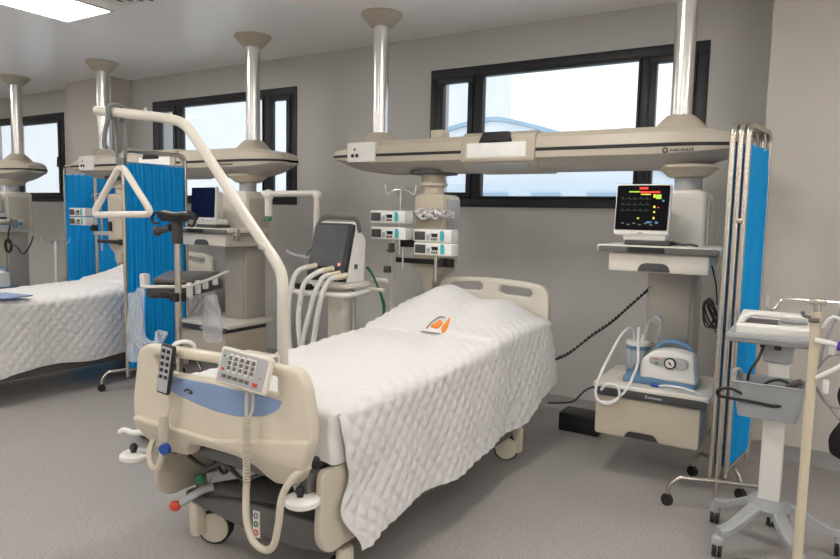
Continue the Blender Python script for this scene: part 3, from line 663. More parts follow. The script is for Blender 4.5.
# support arm on the middle column
t = thing('support_arm', 'white jointed support arm reaching from the middle column over the ventilator', 'support arm', (-3.8, 3.9, 1.56))
part('pivot', MB().ball((-3.745, 3.84, 1.565), .045).cyl((-3.745, 3.84, 1.40), (-3.745, 3.84, 1.57), .030, n=18).cyl((-3.82, 3.87, 1.575), (-3.725, 3.84, 1.57), .03), 'white', t)
part('upper_arm', MB().tube([(-3.745, 3.84, 1.572), (-3.25, 3.84, 1.578)], .024, 14, 1), 'offw', t)
part('elbow', MB().ball((-3.245, 3.84, 1.565), .034), 'white', t)
part('lower_arm', MB().tube([(-3.245, 3.84, 1.56), (-3.255, 3.84, 1.22)], .022, 14, 1), 'offw', t)
part('end_clip', MB().obox((-3.26, 3.84, 1.18), (.05, .05, .09), None, .01), 'lgrey', t)
part('pivot_clip', MB().obox((-3.745, 3.83, 1.375), (.06, .03, .03), None, .005), 'green', t)
part('hose_holder', MB().tube([(-3.26, 3.84, 1.15), (-3.29, 3.845, 1.10), (-3.34, 3.85, 1.085), (-3.38, 3.85, 1.09), (-3.50, 3.85, 1.105), (-3.56, 3.85, 1.13)] if True else [(-3.56, 3.85, 1.13), (-3.50, 3.85, 1.105), (-3.38, 3.85, 1.09), (-3.32, 3.85, 1.11), (-3.32, 3.85, 1.14), (-3.42, 3.85, 1.15)], .011, 7, 5), 'clear', t)
part('wire', MB().tube([(-3.36, 3.85, 1.095), (-3.30, 3.85, 1.16), (-3.26, 3.85, 1.13), (-3.28, 3.85, 1.07), (-3.25, 3.85, 1.02)], .004, 6, 5), 'dgrey', t)

# ------------------------------------------------------------------ hospital bed
def castor(mb_unused, c, r, nm, parent, wm='offw'):
    x, y = c
    k = part(nm, MB().cyl((x-.02, y, r), (x+.02, y, r), r, n=32), 'rubber', parent)
    part('hub', MB().cyl((x-.026, y, r), (x+.026, y, r), r*.88, n=32), wm, k)
    return k
t = BED = thing('hospital_bed', 'cream hospital bed under the white quilted spread, blue panel on its footboard', 'hospital bed', (-1.79, 2.7, 0))
out = [(-2.195, .905), (-1.98, .912), (-1.79, .916), (-1.60, .916), (-1.41, .912), (-1.378, .87), (-1.362, .80), (-1.347, .72), (-1.360, .635), (-1.40, .56), (-1.445, .497), (-1.555, .482), (-1.61, .535), (-1.70, .556), (-1.88, .556), (-1.955, .545), (-1.985, .485), (-2.15, .475), (-2.21, .50), (-2.268, .56), (-2.275, .68), (-2.25, .80), (-2.24, .87)]
out = round_poly(out, [.05]+[.03]*3+[.05]+[.05]*18)
hole = round_poly([(-2.145, .868), (-1.80, .879), (-1.50, .876), (-1.485, .845), (-1.50, .812), (-1.80, .818), (-2.12, .808)], .03)
def lean(mb, z0=.60, k=.42):
    for v in mb.bm.verts:
        if v.co.z < z0: v.co.y += (z0-v.co.z)*k
    return mb
part('footboard', lean(MB().xz(out, 1.575, .05, [hole], bev=.014)), 'cream2', t)
rim = round_poly([(-2.235, .60), (-1.345, .655), (-1.36, .60), (-1.41, .505), (-1.545, .490), (-1.60, .540), (-1.70, .562), (-1.88, .560), (-1.955, .55), (-1.985, .492), (-2.15, .484), (-2.205, .505), (-2.25, .56)], .035)
bl_ = round_poly([(-2.262, .615), (-1.80, .605), (-1.352, .690), (-1.362, .635), (-1.403, .555), (-1.45, .50), (-1.55, .486), (-1.61, .54), (-1.70, .560), (-1.88, .560), (-1.955, .55), (-1.985, .490), (-2.15, .480), (-2.205, .505), (-2.262, .56)], .03)
part('footboard_skirt', lean(MB().xz(bl_, 1.560, .03, bev=.012)), 'cream2', t)
pnl = round_poly([(-2.125, .798), (-1.80, .806), (-1.47, .800), (-1.50, .760), (-1.56, .733), (-1.68, .709), (-1.80, .708), (-1.90, .719), (-2.02, .738), (-2.10, .762)], .02)
bp = part('blue_panel', MB().xz(pnl, 1.5725, .008, bev=.002), 'blue', t)
mk = MB().tube([(-1.957, 1.5715, .757), (-1.945, 1.5715, .766), (-1.930, 1.5715, .765), (-1.915, 1.5715, .759)], .0035, 6, 4)
mk.box(-1.935, -1.915, 1.5705, 1.573, .752, .756)
part('maker_mark', mk, 'black', bp)
# headboard
ho = round_poly([(-2.165, .60), (-2.175, .975), (-2.13, 1.012), (-1.98, 1.026), (-1.78, 1.030), (-1.56, 1.022), (-1.44, 1.006), (-1.392, .955), (-1.385, .60)], [.01, .04, .05, .05, .05, .05, .05, .05, .01])
h1 = round_poly([(-2.09, .94), (-2.07, .985), (-1.87, .998), (-1.845, .975), (-1.86, .945)], .02)
h2 = round_poly([(-1.735, .95), (-1.72, .985), (-1.52, .975), (-1.497, .95), (-1.52, .925), (-1.70, .93)], .02)
part('headboard', MB().xz(ho, 3.86, .045, [h1, h2], bev=.012), 'cream3', t)
part('mattress_platform', MB().box(-2.17, -1.42, 1.70, 3.84, .53, .58, .015), 'dgrey', t)
part('frame_rail', MB().box(-2.16, -2.10, 1.64, 3.85, .46, .53, .008).box(-1.48, -1.42, 1.64, 3.85, .46, .53, .008).box(-2.10, -1.48, 1.68, 1.74, .46, .52, .008).box(-2.10, -1.48, 3.78, 3.84, .46, .52, .008), 'mgrey', t)
part('lifting_column', MB().box(-1.93, -1.66, 2.05, 2.25, .22, .48, .03), 'mgrey', t)
part('lifting_column', MB().box(-1.93, -1.66, 3.20, 3.40, .22, .48, .03), 'mgrey', t)
# grey base cover with a sloping front
ch = MB()
ch.xz(round_poly([(-2.215, .245), (-2.10, .235), (-1.95, .268), (-1.75, .285), (-1.42, .292), (-1.415, .19), (-1.60, .165), (-1.85, .160), (-2.05, .185), (-2.21, .205)], .02), 1.77, .07, bev=.012)
ch.yz(round_poly([(1.80, .16), (1.80, .285), (2.00, .33), (3.2, .33), (3.52, .28), (3.52, .15)], .03), -2.18, .74)
part('base_cover', ch, 'mgrey', t)
dm = MB(); dm.grid(lambda i, j: (-1.80+.30*math.cos(PI*i/24)*(1-.25*(j/8)), 1.80+.45*j/8, .275+.135*math.sin(PI*i/24)), 25, 9)
part('motor_cover', dm, 'lgrey', t)
part('support_bar', MB().obox((-1.93, 1.82, .37), (.40, .03, .045), Matrix.Rotation(math.radians(-20), 3, 'Y'), .006), 'lgrey', t)
pl = part('pedal_symbol_plate', MB().xz([(-1.808, .155), (-1.773, .155), (-1.773, .262), (-1.808, .262)], 1.766, .006, bev=.001), 'white', t)
for z_, m_ in ((.243, 'tgrey'), (.209, 'green'), (.175, 'red')):
    part('pedal_symbol', MB().tube([(-1.7905+.009*math.cos(q*PI/7), 1.7645, z_+.010*math.sin(q*PI/7)) for q in range(14)], .003, 6, 1, True), m_, pl)
fl = MB(); q_ = V((.42, -.91, 0)); c_ = V((-2.125, 1.86, .074)); fk = part('castor', fl.cyl(c_-q_*.02, c_+q_*.02, .074, n=36), 'rubber', t); part('hub', MB().cyl(c_-q_*.026, c_+q_*.026, .064, n=36), 'cream2', fk)
castor(None, (-1.45, 1.86), .072, 'castor', t); castor(None, (-2.13, 3.47), .072, 'castor', t); fl = MB(); c_ = V((-1.475, 3.47, .074)); fk = part('castor', fl.cyl(c_-q_*.02, c_+q_*.02, .074, n=36), 'rubber', t); part('hub', MB().cyl(c_-q_*.026, c_+q_*.026, .064, n=36), 'cream2', fk)
for x_, y_ in ((-2.168, 1.80), (-1.415, 1.845), (-2.165, 3.46), (-1.415, 3.50)):
    part('castor_housing', MB().box(x_-.028, x_+.028, y_-.03, y_+.03, .045, .20, .018), 'cream2', t)
part('brake_mark', MB().cyl((-1.415, 1.812, .13), (-1.415, 1.816, .13), .014, n=14), 'red', t)
# folded-down side rails
def rail(x):
    o_ = round_poly([(1.665, .545), (1.65, .30), (1.70, .235), (2.62, .235), (2.70, .30), (2.70, .54)], [.03, .06, .05, .06, .06, .03])
    return MB().yz(o_, x, .032, [round_poly([(1.85, .44), (2.5, .44), (2.5, .38), (1.85, .38)], .028)], bev=.009)
part('side_rail', rail(-2.262), 'beige', t); part('side_rail', rail(-1.405), 'beige', t)
# corner bumpers and levers
for x_, z_ in ((-1.425, .452), (-2.325, .418)):
    s_ = 1 if x_ > -1.8 else -1
    b_ = part('corner_bumper', MB().lathe([(.0, z_-.014), (.055, z_-.014), (.062, z_-.008), (.062, z_+.006), (.055, z_+.012), (.03, z_+.014), (.0, z_+.014)], (x_, 1.62, 0)), 'white', t)
    part('bumper_knob', MB().ball((x_-.006, 1.615, z_+.034), .017, (1, 1, 1.1)).cyl((x_-.006, 1.615, z_+.01), (x_-.006, 1.615, z_+.03), .012), 'black', b_)
    part('bumper_arm', MB().tube([(x_-.02*s_, 1.63, z_+.02), (x_-.075*s_, 1.64, z_+.08), (x_-.11*s_, 1.64, z_+.13)] if s_ > 0 else [(x_-.02*s_, 1.63, z_+.02), (x_+.10, 1.65, z_+.03), (x_+.2, 1.66, z_+.08)], .014, 8, 3), 'lgrey', b_)
part('release_lever', MB().tube([(-2.425, 1.62, .498), (-2.39, 1.62, .512), (-2.34, 1.62, .510), (-2.27, 1.63, .524)], .012, 8, 5), 'white', t)
pd = part('brake_pedal', MB().tube([(-2.07, 1.80, .28), (-2.10, 1.76, .27), (-2.16, 1.71, .22)], .016, 8, 4), 'lgrey', t)
part('pedal_tip', MB().ball((-2.185, 1.70, .207), .024, (1.1, 1, .9)), 'red', pd)
part('release_knob', MB().ball((-2.03, 1.70, .360), .020), 'green', t)
part('under_cable', MB().tube([(-2.10, 1.70, .44), (-2.02, 1.72, .40), (-1.92, 1.72, .44), (-1.84, 1.74, .39), (-1.76, 1.74, .42), (-1.70, 1.75, .46)], .009, 7, 6), 'dgrey', t)
part('under_cable', MB().tube([(-2.0, 1.73, .46), (-1.93, 1.73, .395), (-1.88, 1.74, .45), (-1.80, 1.74, .43)], .007, 7, 6), 'black', t)
part('trapeze_socket', MB().cyl((-1.566, 1.675, .47), (-1.566, 1.675, .573), .030, n=20), 'lgrey', t)
BED2 = dup(BED, (-1.79-3.52, 3.12, 0), 'bed on the left, its spread beside the blue screen and headboard behind it', 0, skip=('pedal_symbol_plate', 'trapeze_socket'))

# mattress
MT = single('mattress', MB().box(-2.165, -1.415, 1.72, 3.83, .582, .728, .04, 3), 'sheet', 'white sheeted mattress of the near bed, its foot end showing behind the footboard', 'mattress')
m2 = MT.copy(); COL.objects.link(m2); m2.location = (-3.52, .42, 0); m2['label'] = 'mattress under the spread of the left bed'

# quilted bedspread: a draped sheet with stitched cells
def sstep(a, b_, x): 
    u = min(1, max(0, (x-a)/(b_-a))); return u*u*(3-2*u)
def topz(x, y):
    z = .752
    z += .028*sstep(2.2, 3.0, y)                           # backrest slightly raised
    z += .022*sstep(3.00, 3.07, y)                         # fold of the top sheet
    hump = sstep(2.98, 3.62, y)*(1-.45*sstep(3.68, 3.86, y))
    z += hump*(.085-.075*sstep(-1.60, -1.40, x)+.095*math.exp(-((x+1.99)/.15)**2)+.03*math.exp(-((x+1.62)/.12)**2))
    return z
def hemz(y):
    base = .208+.012*math.sin(y*9)
    return base+.035*sstep(2.9, 3.3, y)+.15*sstep(3.3, 3.9, y)-.02*sstep(2.0, 1.8, y)
XRt, XLt = -1.405, -2.175; RC = .045
def quilt(u, v):
    c = .042
    a = (u+v)/c; b_ = (u-v)/c
    return .0088*(abs(math.sin(PI*a/2)*math.sin(PI*b_/2)))**.65
Y0, Y1, DL, WT = 1.735, 3.835, .36, XRt-XLt
def edge_in(dd):
    k = [(0, 0), (.22, .012), (.42, .045), (.66, .0), (1, .085)]
    for (a, p), (b_, q) in zip(k, k[1:]):
        if dd <= b_: return p+(q-p)*sstep(a, b_, dd)
    return k[-1][1]
def drape(y, s, lift=.004, flat=False):
    """point on the spread: y along the bed, s across it from the left hem over the top to the right hem"""
    zr, zl = topz(XRt, y)-.012, topz(XLt, y)-.012; drop = zr-hemz(y); u = s
    if s < DL:
        k = DL-s
        if k < RC*1.57: p = V((XLt-RC*math.sin(k/RC)*.6, y, zl-RC*(1-math.cos(k/RC)))); nn = V((-math.sin(k/RC), 0, math.cos(k/RC)))
        else: p = V((XLt-RC*.6-.004, y, zl-RC-(k-RC*1.57))); nn = V((-1, 0, 0))
    elif s < DL+WT:
        x = XLt+(s-DL); p = V((x, y, topz(x, y)-.012*abs((x-(XLt+XRt)/2)/(WT/2))**4)); nn = V((0, 0, 1))
    else:
        k = s-DL-WT
        if k < RC*1.57: p = V((XRt+RC*math.sin(k/RC), y, zr-RC*(1-math.cos(k/RC)))); nn = V((math.sin(k/RC), 0, math.cos(k/RC)))
        else:
            kk = k-RC*1.57; dd = kk/max(.05, drop-RC*1.57)
            wave = .010*math.sin(y*7.3+.6)*dd+.008*math.sin(y*15+1)*dd*dd
            flare = .012*dd+.045*dd*sstep(3.2, 3.75, y)*(1-.3*dd)
            p = V((XRt+RC+wave+flare, y, zr-RC-kk)); nn = V((1, 0, .1)).normalized()
            ed = sstep(2.1, Y0, y); p.y += ed*edge_in(dd); p.x += ed*.010*math.sin(dd*8)
    q = 0 if flat else quilt(u, y)*(1-.62*sstep(DL-.02, DL+.05, s)*sstep(DL+WT+.02, DL+WT-.10, s))
    if y < 1.76: q *= (y-Y0)/.025
    p += nn*(q+lift)
    p += nn*.004*noise.noise(V((p.x*6, p.y*3, p.z*5)))
    return p
def make_spread(label):
    t = thing('quilted_bedspread', label, 'bedspread', (-1.79, 2.7, .75))
    NY, NX = 290, 230
    def fn(i, j):
        y = Y0+(Y1-Y0)*i/(NY-1); L = DL+WT+topz(XRt, y)-.012-hemz(y)
        return drape(y, L*j/(NX-1))
    m_ = MB(); m_.grid(fn, NY, NX); part('spread', m_, 'fabric', t, angle=180)
    # foot end: the spread turns down over the end of the mattress
    def ff(i, j):
        k = j/16; dz = .035+max(0, k-.3)/.7*.15
        if i <= 60: x = XLt-.02+(XRt-XLt+.035)*i/60; back = 0
        else: a = (i-60)/12*PI/2; x = XRt+.015+.027*math.sin(a); back = 1-math.cos(a)
        p = drape(Y0, min(max(x-XLt+DL, DL), DL+WT+.03), flat=True); zc = min(p.z, topz(XRt, Y0)-.008)
        dd = max(0, (zc-RC-(p.z-dz))/(zc-RC-hemz(Y0))) if back else 0
        yb = Y0-.030+back*(.060+edge_in(min(1, max(0, dd))))
        if k < .3: a = k/.3*PI/2; return (x, Y0+(yb-Y0)*math.sin(a), p.z-.035*(1-math.cos(a)))
        return (x+.006*math.sin(k*9)*(1-back), yb+.004*math.sin(x*23+k*3)*(1-back), p.z-dz-.010*math.sin(x*11)*(k-.3)*(1-back))
    m_ = MB(); m_.grid(ff, 73, 17); part('foot_turndown', m_, 'fabric', t, angle=180)
    # broad seam of the folded top edge, over the crease and down the side
    sm_ = MB(); N = 70; sl = DL+.02
    def fs(i, j):
        s = sl+(WT+.42)*i/N; over = max(0, s-DL-WT)
        y = 3.02+.10*max(0, (s-sl)/WT-.75)+.5*over*.9; off = (j-3)/3*(.007+.012*sstep(0, .12, over))
        return drape(y+off, s, .0135*(1-abs(j-3)/3.4)+.002, True)
    sm_.grid(fs, N+1, 7); part('fold_seam', sm_, 'fabric', t, angle=180)
    return t
SP = make_spread('white quilted bedspread with an orange emblem on the near bed')
SP2 = dup(SP, (-1.79-3.52, 3.12, .75), 'white quilted bedspread on the left bed beside the blue screen')
# orange emblem embroidered on the near spread
def on_top(x, y, h=.010): return V((x, y, topz(x, y)+h+.004))
def patch(pts, nm, mt, parent):
    b_ = MB(); P = [V(p) for p in pts]; c = sum(P, V((0, 0)))/len(P)
    rings = []
    for f_ in (0.02, .35, .7, 1.0): rings.append([b_.bm.verts.new(on_top(*(c+(p-c)*f_))) for p in P])
    low = [b_.bm.verts.new(on_top(p.x, p.y, -.004)) for p in P]; rings.append(low)
    n = len(P)
    for a, d in zip(rings, rings[1:]):
        for k in range(n): b_.bm.faces.new((a[k], a[(k+1) % n], d[(k+1) % n], d[k]))
    b_.bm.faces.new(rings[0])
    return part(nm, b_, mt, parent)
EX, EY = -1.760, 3.10
ES, EV = .56, 1.05
def E_(pts): return [(EX+a*ES-.35*b_*EV, EY+b_*EV) for a, b_ in pts]
patch(E_([(p.x, p.y) for p in smooth_path([(-.050, -.020, 0), (-.015, .030, 0), (.010, .075, 0), (.045, .055, 0), (.050, .010, 0), (.030, -.030, 0), (-.010, -.035, 0)], 4, True)]), 'orange_leaf', 'orange', SP)
patch(E_([(p.x, p.y) for p in smooth_path([(.075, -.035, 0), (.085, .04, 0), (.105, .13, 0), (.125, .05, 0), (.132, -.02, 0), (.120, -.065, 0), (.090, -.065, 0)], 4, True)]), 'orange_drop', 'orange', SP)
part('grey_arc', MB().tube([on_top(EX+a*ES-.35*b_*EV, EY+b_*EV) for a, b_ in ((-.085, -.055), (-.072, .0), (-.05, .055), (-.02, .10), (.015, .12), (.05, .115))], .0045, 6, 5), 'tgrey', SP)
ln = MB()
for k in range(10):
    a = -.115+k*.021; p = on_top(EX+a*ES+.03, EY-.085*EV); ln.obox(p, (.008 if k % 3 else .011, .016, .004))
part('emblem_lettering', ln, 'tgrey', SP)
single('folder', MB().obox((-5.02, 2.46, topz(-1.6, 2.44)+.022), (.30, .22, .010), Matrix.Rotation(math.radians(8), 3, 'Z'), .002), 'folder', 'thin blue folder lying on the left bed at the photo edge', 'folder')

# trapeze (self-help pole) standing in the bed's foot end, arm swung out to the left
t = thing('trapeze_pole', 'cream bent bed pole with a hanging triangular grip, arm over the left side', 'bed pole', (-1.636, 1.75, .57))
part('pole', MB().tube([(-1.636, 1.75, .575), (-1.636, 1.75, .86), (-1.567, 1.675, 1.099), (-1.571, 1.675, 1.200), (-1.598, 1.675, 1.251), (-1.661, 1.675, 1.319), (-1.774, 1.675, 1.438), (-1.860, 1.675, 1.537), (-1.949, 1.675, 1.634), (-2.034, 1.675, 1.722), (-2.072, 1.675, 1.749), (-2.120, 1.675, 1.766), (-2.267, 1.675, 1.790), (-2.614, 1.675, 1.834)], .0195, 18, 6), 'offw', t)
part('collar_bolt', MB().cyl((-1.637, 1.661, 1.291), (-1.646, 1.642, 1.305), .008, n=12), 'lgrey', t)
part('end_stop', MB().cyl((-2.297, 1.675, 1.803), (-2.297, 1.675, 1.824), .008, n=10), 'lgrey', t)
sp_ = MB()
for dx, th in ((-.010, 0), (.022, .02)):
    sp_.obox((-2.479+dx, 1.675+th, 1.721), (.019, .008, .23), Matrix.Rotation(math.radians(-4 if dx < 0 else 2), 3, 'Y'), .003)
sp_.tube([(-2.489, 1.651, 1.784), (-2.489, 1.646, 1.841), (-2.489, 1.704, 1.846), (-2.489, 1.704, 1.784)], .010, 8, 4)
sp_.obox((-2.465, 1.675, 1.611), (.035, .02, .05), None, .006)
part('hanging_strap', sp_, 'strap', t)
part('adjust_loop', MB().tube([(-2.503, 1.665, 1.832), (-2.546, 1.665, 1.745), (-2.556, 1.665, 1.688), (-2.536, 1.665, 1.678)], .009, 7, 4), 'strap', t)
tri = []
for (ax, az), (bx, bz), (cx, cz) in (((-2.264, 1.406), (-2.460, 1.610), (-2.666, 1.396)), ((-2.460, 1.610), (-2.666, 1.396), (-2.264, 1.406)), ((-2.666, 1.396), (-2.264, 1.406), (-2.460, 1.610))):
    a, b_, c = V((ax, 1.675, az)), V((bx, 1.675, bz)), V((cx, 1.675, cz)); s0 = b_+(a-b_).normalized()*.045; e0 = b_+(c-b_).normalized()*.045
    for k in range(6):
        q = k/5; tri.append(s0*(1-q)**2+b_*2*q*(1-q)+e0*q*q)
part('triangle_grip', MB().tube(tri, .0135, 12, 1, True), 'offw', t)

# hand controls hooked over the footboard
def kx(nm, x, z, w, h, y, mt, par): return part(nm, MB().box(x-w/2, x+w/2, y-.003, y+.004, z-h/2, z+h/2, .0015), mt, par)
t = thing('hand_control', 'grey hand control with a black rim hung over the footboard left end', 'hand control', (-2.018, 1.545, .84))
ca = MB().xz(round_poly([(-.032, -.092), (.032, -.092), (.036, .092), (-.036, .092)], .010), 0, .015, bev=.004); XF = Matrix.Translation((-2.018, 1.532, .838)) @ Matrix.Rotation(math.radians(4), 4, 'Y') @ Matrix.Rotation(math.radians(-6), 4, 'X')
def lx(mb): mb.bm.transform(XF); return mb
part('casing', lx(ca), 'black', t)
fc = part('face', lx(MB().xz(round_poly([(-.026, -.085), (.026, -.085), (.029, .084), (-.029, .084)], .006), -.002, .006, bev=.001)), 'lgrey', t)
for r_ in range(5):
    for c_ in (-.0135, .0135): part('button', lx(MB().box(c_-.0085, c_+.0085, -.005, .0, .068-r_*.024-.007, .068-r_*.024+.007, .002)), 'black', fc)
part('hook', MB().tube([(-2.0, 1.555, .90), (-1.995, 1.56, .93), (-1.99, 1.60, .935), (-1.985, 1.635, .92), (-1.985, 1.64, .88)], .008, 7, 4), 'white', t)
cb = MB().tube([(-2.016, 1.55, .748), (-2.008, 1.545, .70), (-2.018, 1.54, .65), (-2.025, 1.54, .60)], .006, 7, 5); cb.tube([(-2.03, 1.535, .66), (-2.032, 1.535, .56)], .019, 10, 1); cb.tube([(-2.035, 1.535, .56), (-2.038, 1.53, .50), (-2.06, 1.53, .455), (-2.095, 1.53, .452), (-2.125, 1.54, .49), (-2.13, 1.56, .54)], .013, 8, 5)
part('cable', cb, 'lgrey' if False else 'beige', t)
part('blue_plug', MB().cyl((-2.006, 1.512, .540), (-2.01, 1.53, .541), .021, n=18), 'bluecap', t)
t = thing('control_panel', 'cream nurse control panel with rows of keys hung on the footboard', 'control panel', (-1.61, 1.535, .90))
XF = Matrix.Translation((-1.607, 1.525, .895)) @ Matrix.Rotation(math.radians(4), 4, 'Y') @ Matrix.Rotation(math.radians(-14), 4, 'X')
part('casing', lx(MB().xz(round_poly([(-.115, -.062), (.115, -.062), (.118, .062), (-.118, .062)], .014), 0, .020, bev=.006)), 'offw', t)
fc = part('face', lx(MB().xz(round_poly([(-.104, -.053), (.104, -.053), (.106, .053), (-.106, .053)], .008), -.002, .006, bev=.001)), 'lgrey', t)
for k in range(5):
    x_ = -.060+k*.027
    part('key_column', lx(MB().xz(round_poly([(x_-.009, -.018), (x_+.009, -.018), (x_+.009, .044), (x_-.009, .044)], .008), -.004, .004, bev=.0008)), 'white', fc)
    for z_ in (.030, .013, -.004): part('key', lx(MB().box(x_-.0068, x_+.0068, -.0065, -.003, z_-.0068, z_+.0068, .001)), 'key', fc)
for k in range(5): part('key', lx(MB().box(-.085+k*.027, -.067+k*.027, -.0055, -.001, -.041, -.029, .001)), 'key', fc)
for x_, z_, m_, w_ in ((.070, -.036, 'red', .020), (-.088, -.012, 'red', .012), (-.090, .032, 'green', .010), (-.089, .010, 'lgrey', .009), (.085, -.012, 'red', .006)):
    part('key', lx(MB().box(x_-w_/2, x_+w_/2, -.0055, -.001, z_-w_*.32, z_+w_*.32, .001)), m_, fc)
part('mounting_hook', MB().box(-1.70, -1.55, 1.53, 1.585, .925, .935, .003).box(-1.70, -1.55, 1.634, 1.645, .86, .935, .003).box(-1.70, -1.55, 1.575, 1.645, .927, .935, .003), 'offw', t)
part('cable', MB().tube([(-1.60, 1.54, .84), (-1.600, 1.535, .76), (-1.598, 1.535, .72)], .006, 8, 4).tube([(-1.575, 1.54, .84), (-1.58, 1.545, .77), (-1.592, 1.54, .73)], .005, 8, 4), 'beige', t)
hx_ = MB(); hx_.tube([V((-1.597+.010*math.cos(i*.9), 1.532+.010*math.sin(i*.9), .73-i*.00155)) for i in range(150)], .0042, 6, 1)
part('coiled_section', hx_, 'beige', t)
part('cable', MB().tube([(-1.597, 1.532, .50), (-1.598, 1.53, .46), (-1.585, 1.52, .38), (-1.545, 1.51, .322), (-1.49, 1.51, .306), (-1.452, 1.51, .335), (-1.435, 1.515, .41), (-1.428, 1.525, .50), (-1.41, 1.56, .56), (-1.395, 1.62, .58)], .0125, 10, 6), 'beige', t)

# ------------------------------------------------------------------ folding screens
def folding_screen(label, base, secs, z0, z1, feet, fz=(0, 0), group=None):
    t = thing('folding_screen', label, 'folding screen', (*base, 0))
    for k, (a, b_) in enumerate(secs):
        a, b_ = V((*a, 0)), V((*b_, 0)); d = (b_-a); L = d.length; u = d/L; nrm = V((-u.y, u.x, 0)); r = .055
        P = [a+V((0, 0, z0))]; P.append(a+V((0, 0, z1-r)))
        for q in range(1, 6): P.append(a+u*(r-r*math.cos(q*PI/10))+V((0, 0, z1-r+r*math.sin(q*PI/10))))
        for q in range(0, 6): P.append(b_-u*(r-r*math.sin(q*PI/10))+V((0, 0, z1-r+r*math.cos(q*PI/10))))
        P.append(b_+V((0, 0, z0)))
        f_ = part('section_frame', MB().tube(P, .0145, 12, 1), 'steel', t)
        cz1, cz0 = z1-.09, z0+.065
        part('crossbar', MB().tube([a+V((0, 0, z0+.05)), b_+V((0, 0, z0+.05))], .007, 8, 1).tube([a+V((0, 0, cz1-.01)), b_+V((0, 0, cz1-.01))], .004, 8, 1), 'steel', f_)
        np_ = max(6, int(L/.035)); ph = random.random()*6
        def fn(i, j):
            s = .014+(L-.028)*i/160; zz = cz0+(cz1-cz0)*j/24
            am = .011*(1 if 1 < j < 23 else .6)
            w = am*math.sin(2*PI*np_*i/160+ph+.25*math.sin(zz*3+i*.05))+.004*math.sin(i*.35+zz*1.5)
            return a+u*s+nrm*w+V((0, 0, zz))
        cl = MB(); cl.grid(fn, 161, 25)
        part('curtain', cl, 'curtain', f_, angle=180)
    for (a, b_) in feet:
        a, b_ = V((*a, 0)), V((*b_, 0)); d = (b_-a).normalized()
        ft_ = part('foot', MB().tube([a+V((0, 0, .05)), a+d*.008+V((0, 0, .10)), a+d*.05+V((0, 0, .145)), a+d*.11+V((0, 0, .15)), b_-d*.11+V((0, 0, .15)), b_-d*.05+V((0, 0, .145)), b_-d*.008+V((0, 0, .10)), b_+V((0, 0, .05))], .0115, 10, 4), 'steel', t)
        for c in (a, b_):
            ax = V((-d.y, d.x, 0)).normalized()
            part('castor', MB().cyl(c+V((0, 0, .029))-ax*.012, c+V((0, 0, .029))+ax*.012, .029, n=20).box(c.x-.012, c.x+.012, c.y-.012, c.y+.012, .035, .062, .004), 'rubber', ft_)
    return t
SR = folding_screen('folded blue curtain screen on steel frames at the right, before the pale wall', (-.32, 3.6),
    [((-.297, 3.47), (-.232, 3.86)), ((-.330, 3.465), (-.268, 3.86)), ((-.364, 3.46), (-.305, 3.86))], .15, 1.888,
    [((-.545, 3.355), (-.045, 3.50)), ((-.497, 3.83), (-.236, 3.64))])
part('centre_leg', MB().cyl((-.333, 3.432, .0), (-.333, 3.432, .6), .009, n=10).box(-.345, -.32, 3.43, 3.475, .30, .33, .004), 'steel', SR)
part('hinge', MB().box(-.325, -.298, 3.447, 3.458, 1.42, 1.445, .003), 'steel', SR)
folding_screen('blue curtain screen beside the left bed, standing nearest the bed pole', (-4.6, 3.5),
    [((-4.675, 3.21), (-4.60, 3.70)), ((-4.60, 3.15), (-4.56, 3.70))], .10, 1.885, [((-4.70, 2.99), (-4.55, 3.36)), ((-4.66, 3.72), (-4.42, 3.72))])
folding_screen('blue curtain screen farther left, standing against the wall behind the two pumps', (-6.9, 4.3),
    [((-7.28, 4.25), (-6.80, 4.31)), ((-6.77, 4.31), (-6.32, 4.25))], .10, 1.90, [((-7.30, 4.08), (-7.30, 4.40)), ((-6.40, 4.08), (-6.40, 4.40))])

# ------------------------------------------------------------------ device trolley on the right
t = thing('device_trolley', 'grey device trolley with tray, basket and castors in front of the pale wall', 'trolley', (-.09, 3.15, 0))
part('column', MB().box(-.135, -.050, 3.09, 3.17, .20, .93, .012), 'white', t)
part('column_head', MB().box(-.155, -.04, 3.07, 3.19, .84, .925, .012).box(-.12, -.10, 3.05, 3.09, .895, .925, .004), 'lgrey', t)
tr = part('tray', MB().xy(round_poly([(-.295, 2.98), (.025, 2.98), (.025, 3.32), (-.295, 3.32)], .035), .925, .032, bev=.012), 'bgrey', t)
part('tray_lip', MB().xz(round_poly([(-.29, .945), (.02, .945), (.02, .965), (-.29, .965)], .006), 2.973, .012, bev=.003), 'lgrey', tr)
part('tray_clip', MB().box(-.165, -.145, 3.04, 3.06, .905, .925, .003).box(-.11, -.085, 3.02, 3.05, .902, .925, .003), 'black', tr)
# basket: tapered open tub
bk = MB(); 
def tub(h, ins):
    u = h; x0, x1, y0, y1 = -.225-.020*u+ins, -.010+.025*u-ins, 2.93-.02*u+ins, 3.075-ins*.5
    return [V((p[0], p[1], 0)) for p in round_poly([(x0, y0), (x1, y0), (x1, y1), (x0, y1)], .03, 4)]
lev = [(0, .0, .63), (.5, .0, .70), (1., .0, .772), (1.06, -.006, .776), (1.06, .004, .780), (1., .008, .772), (.5, .008, .70), (.05, .008, .640)]
rings = []
for u, ins, z in lev: rings.append([bk.bm.verts.new(p+V((0, 0, z))) for p in tub(u, ins)])
for a, c in zip(rings, rings[1:]):
    for k in range(len(a)): bk.bm.faces.new((a[k], a[(k+1) % len(a)], c[(k+1) % len(a)], c[k]))
bk.bm.faces.new(rings[0][::-1]); bk.bm.faces.new(rings[-1])
bk_ = part('basket', bk, 'bgrey', t)
part('basket_ear', MB().tube([(-.245, 3.0, .76), (-.250, 3.0, .80), (-.235, 3.02, .805), (-.225, 3.04, .77)], .009, 8, 4), 'bgrey', bk_)
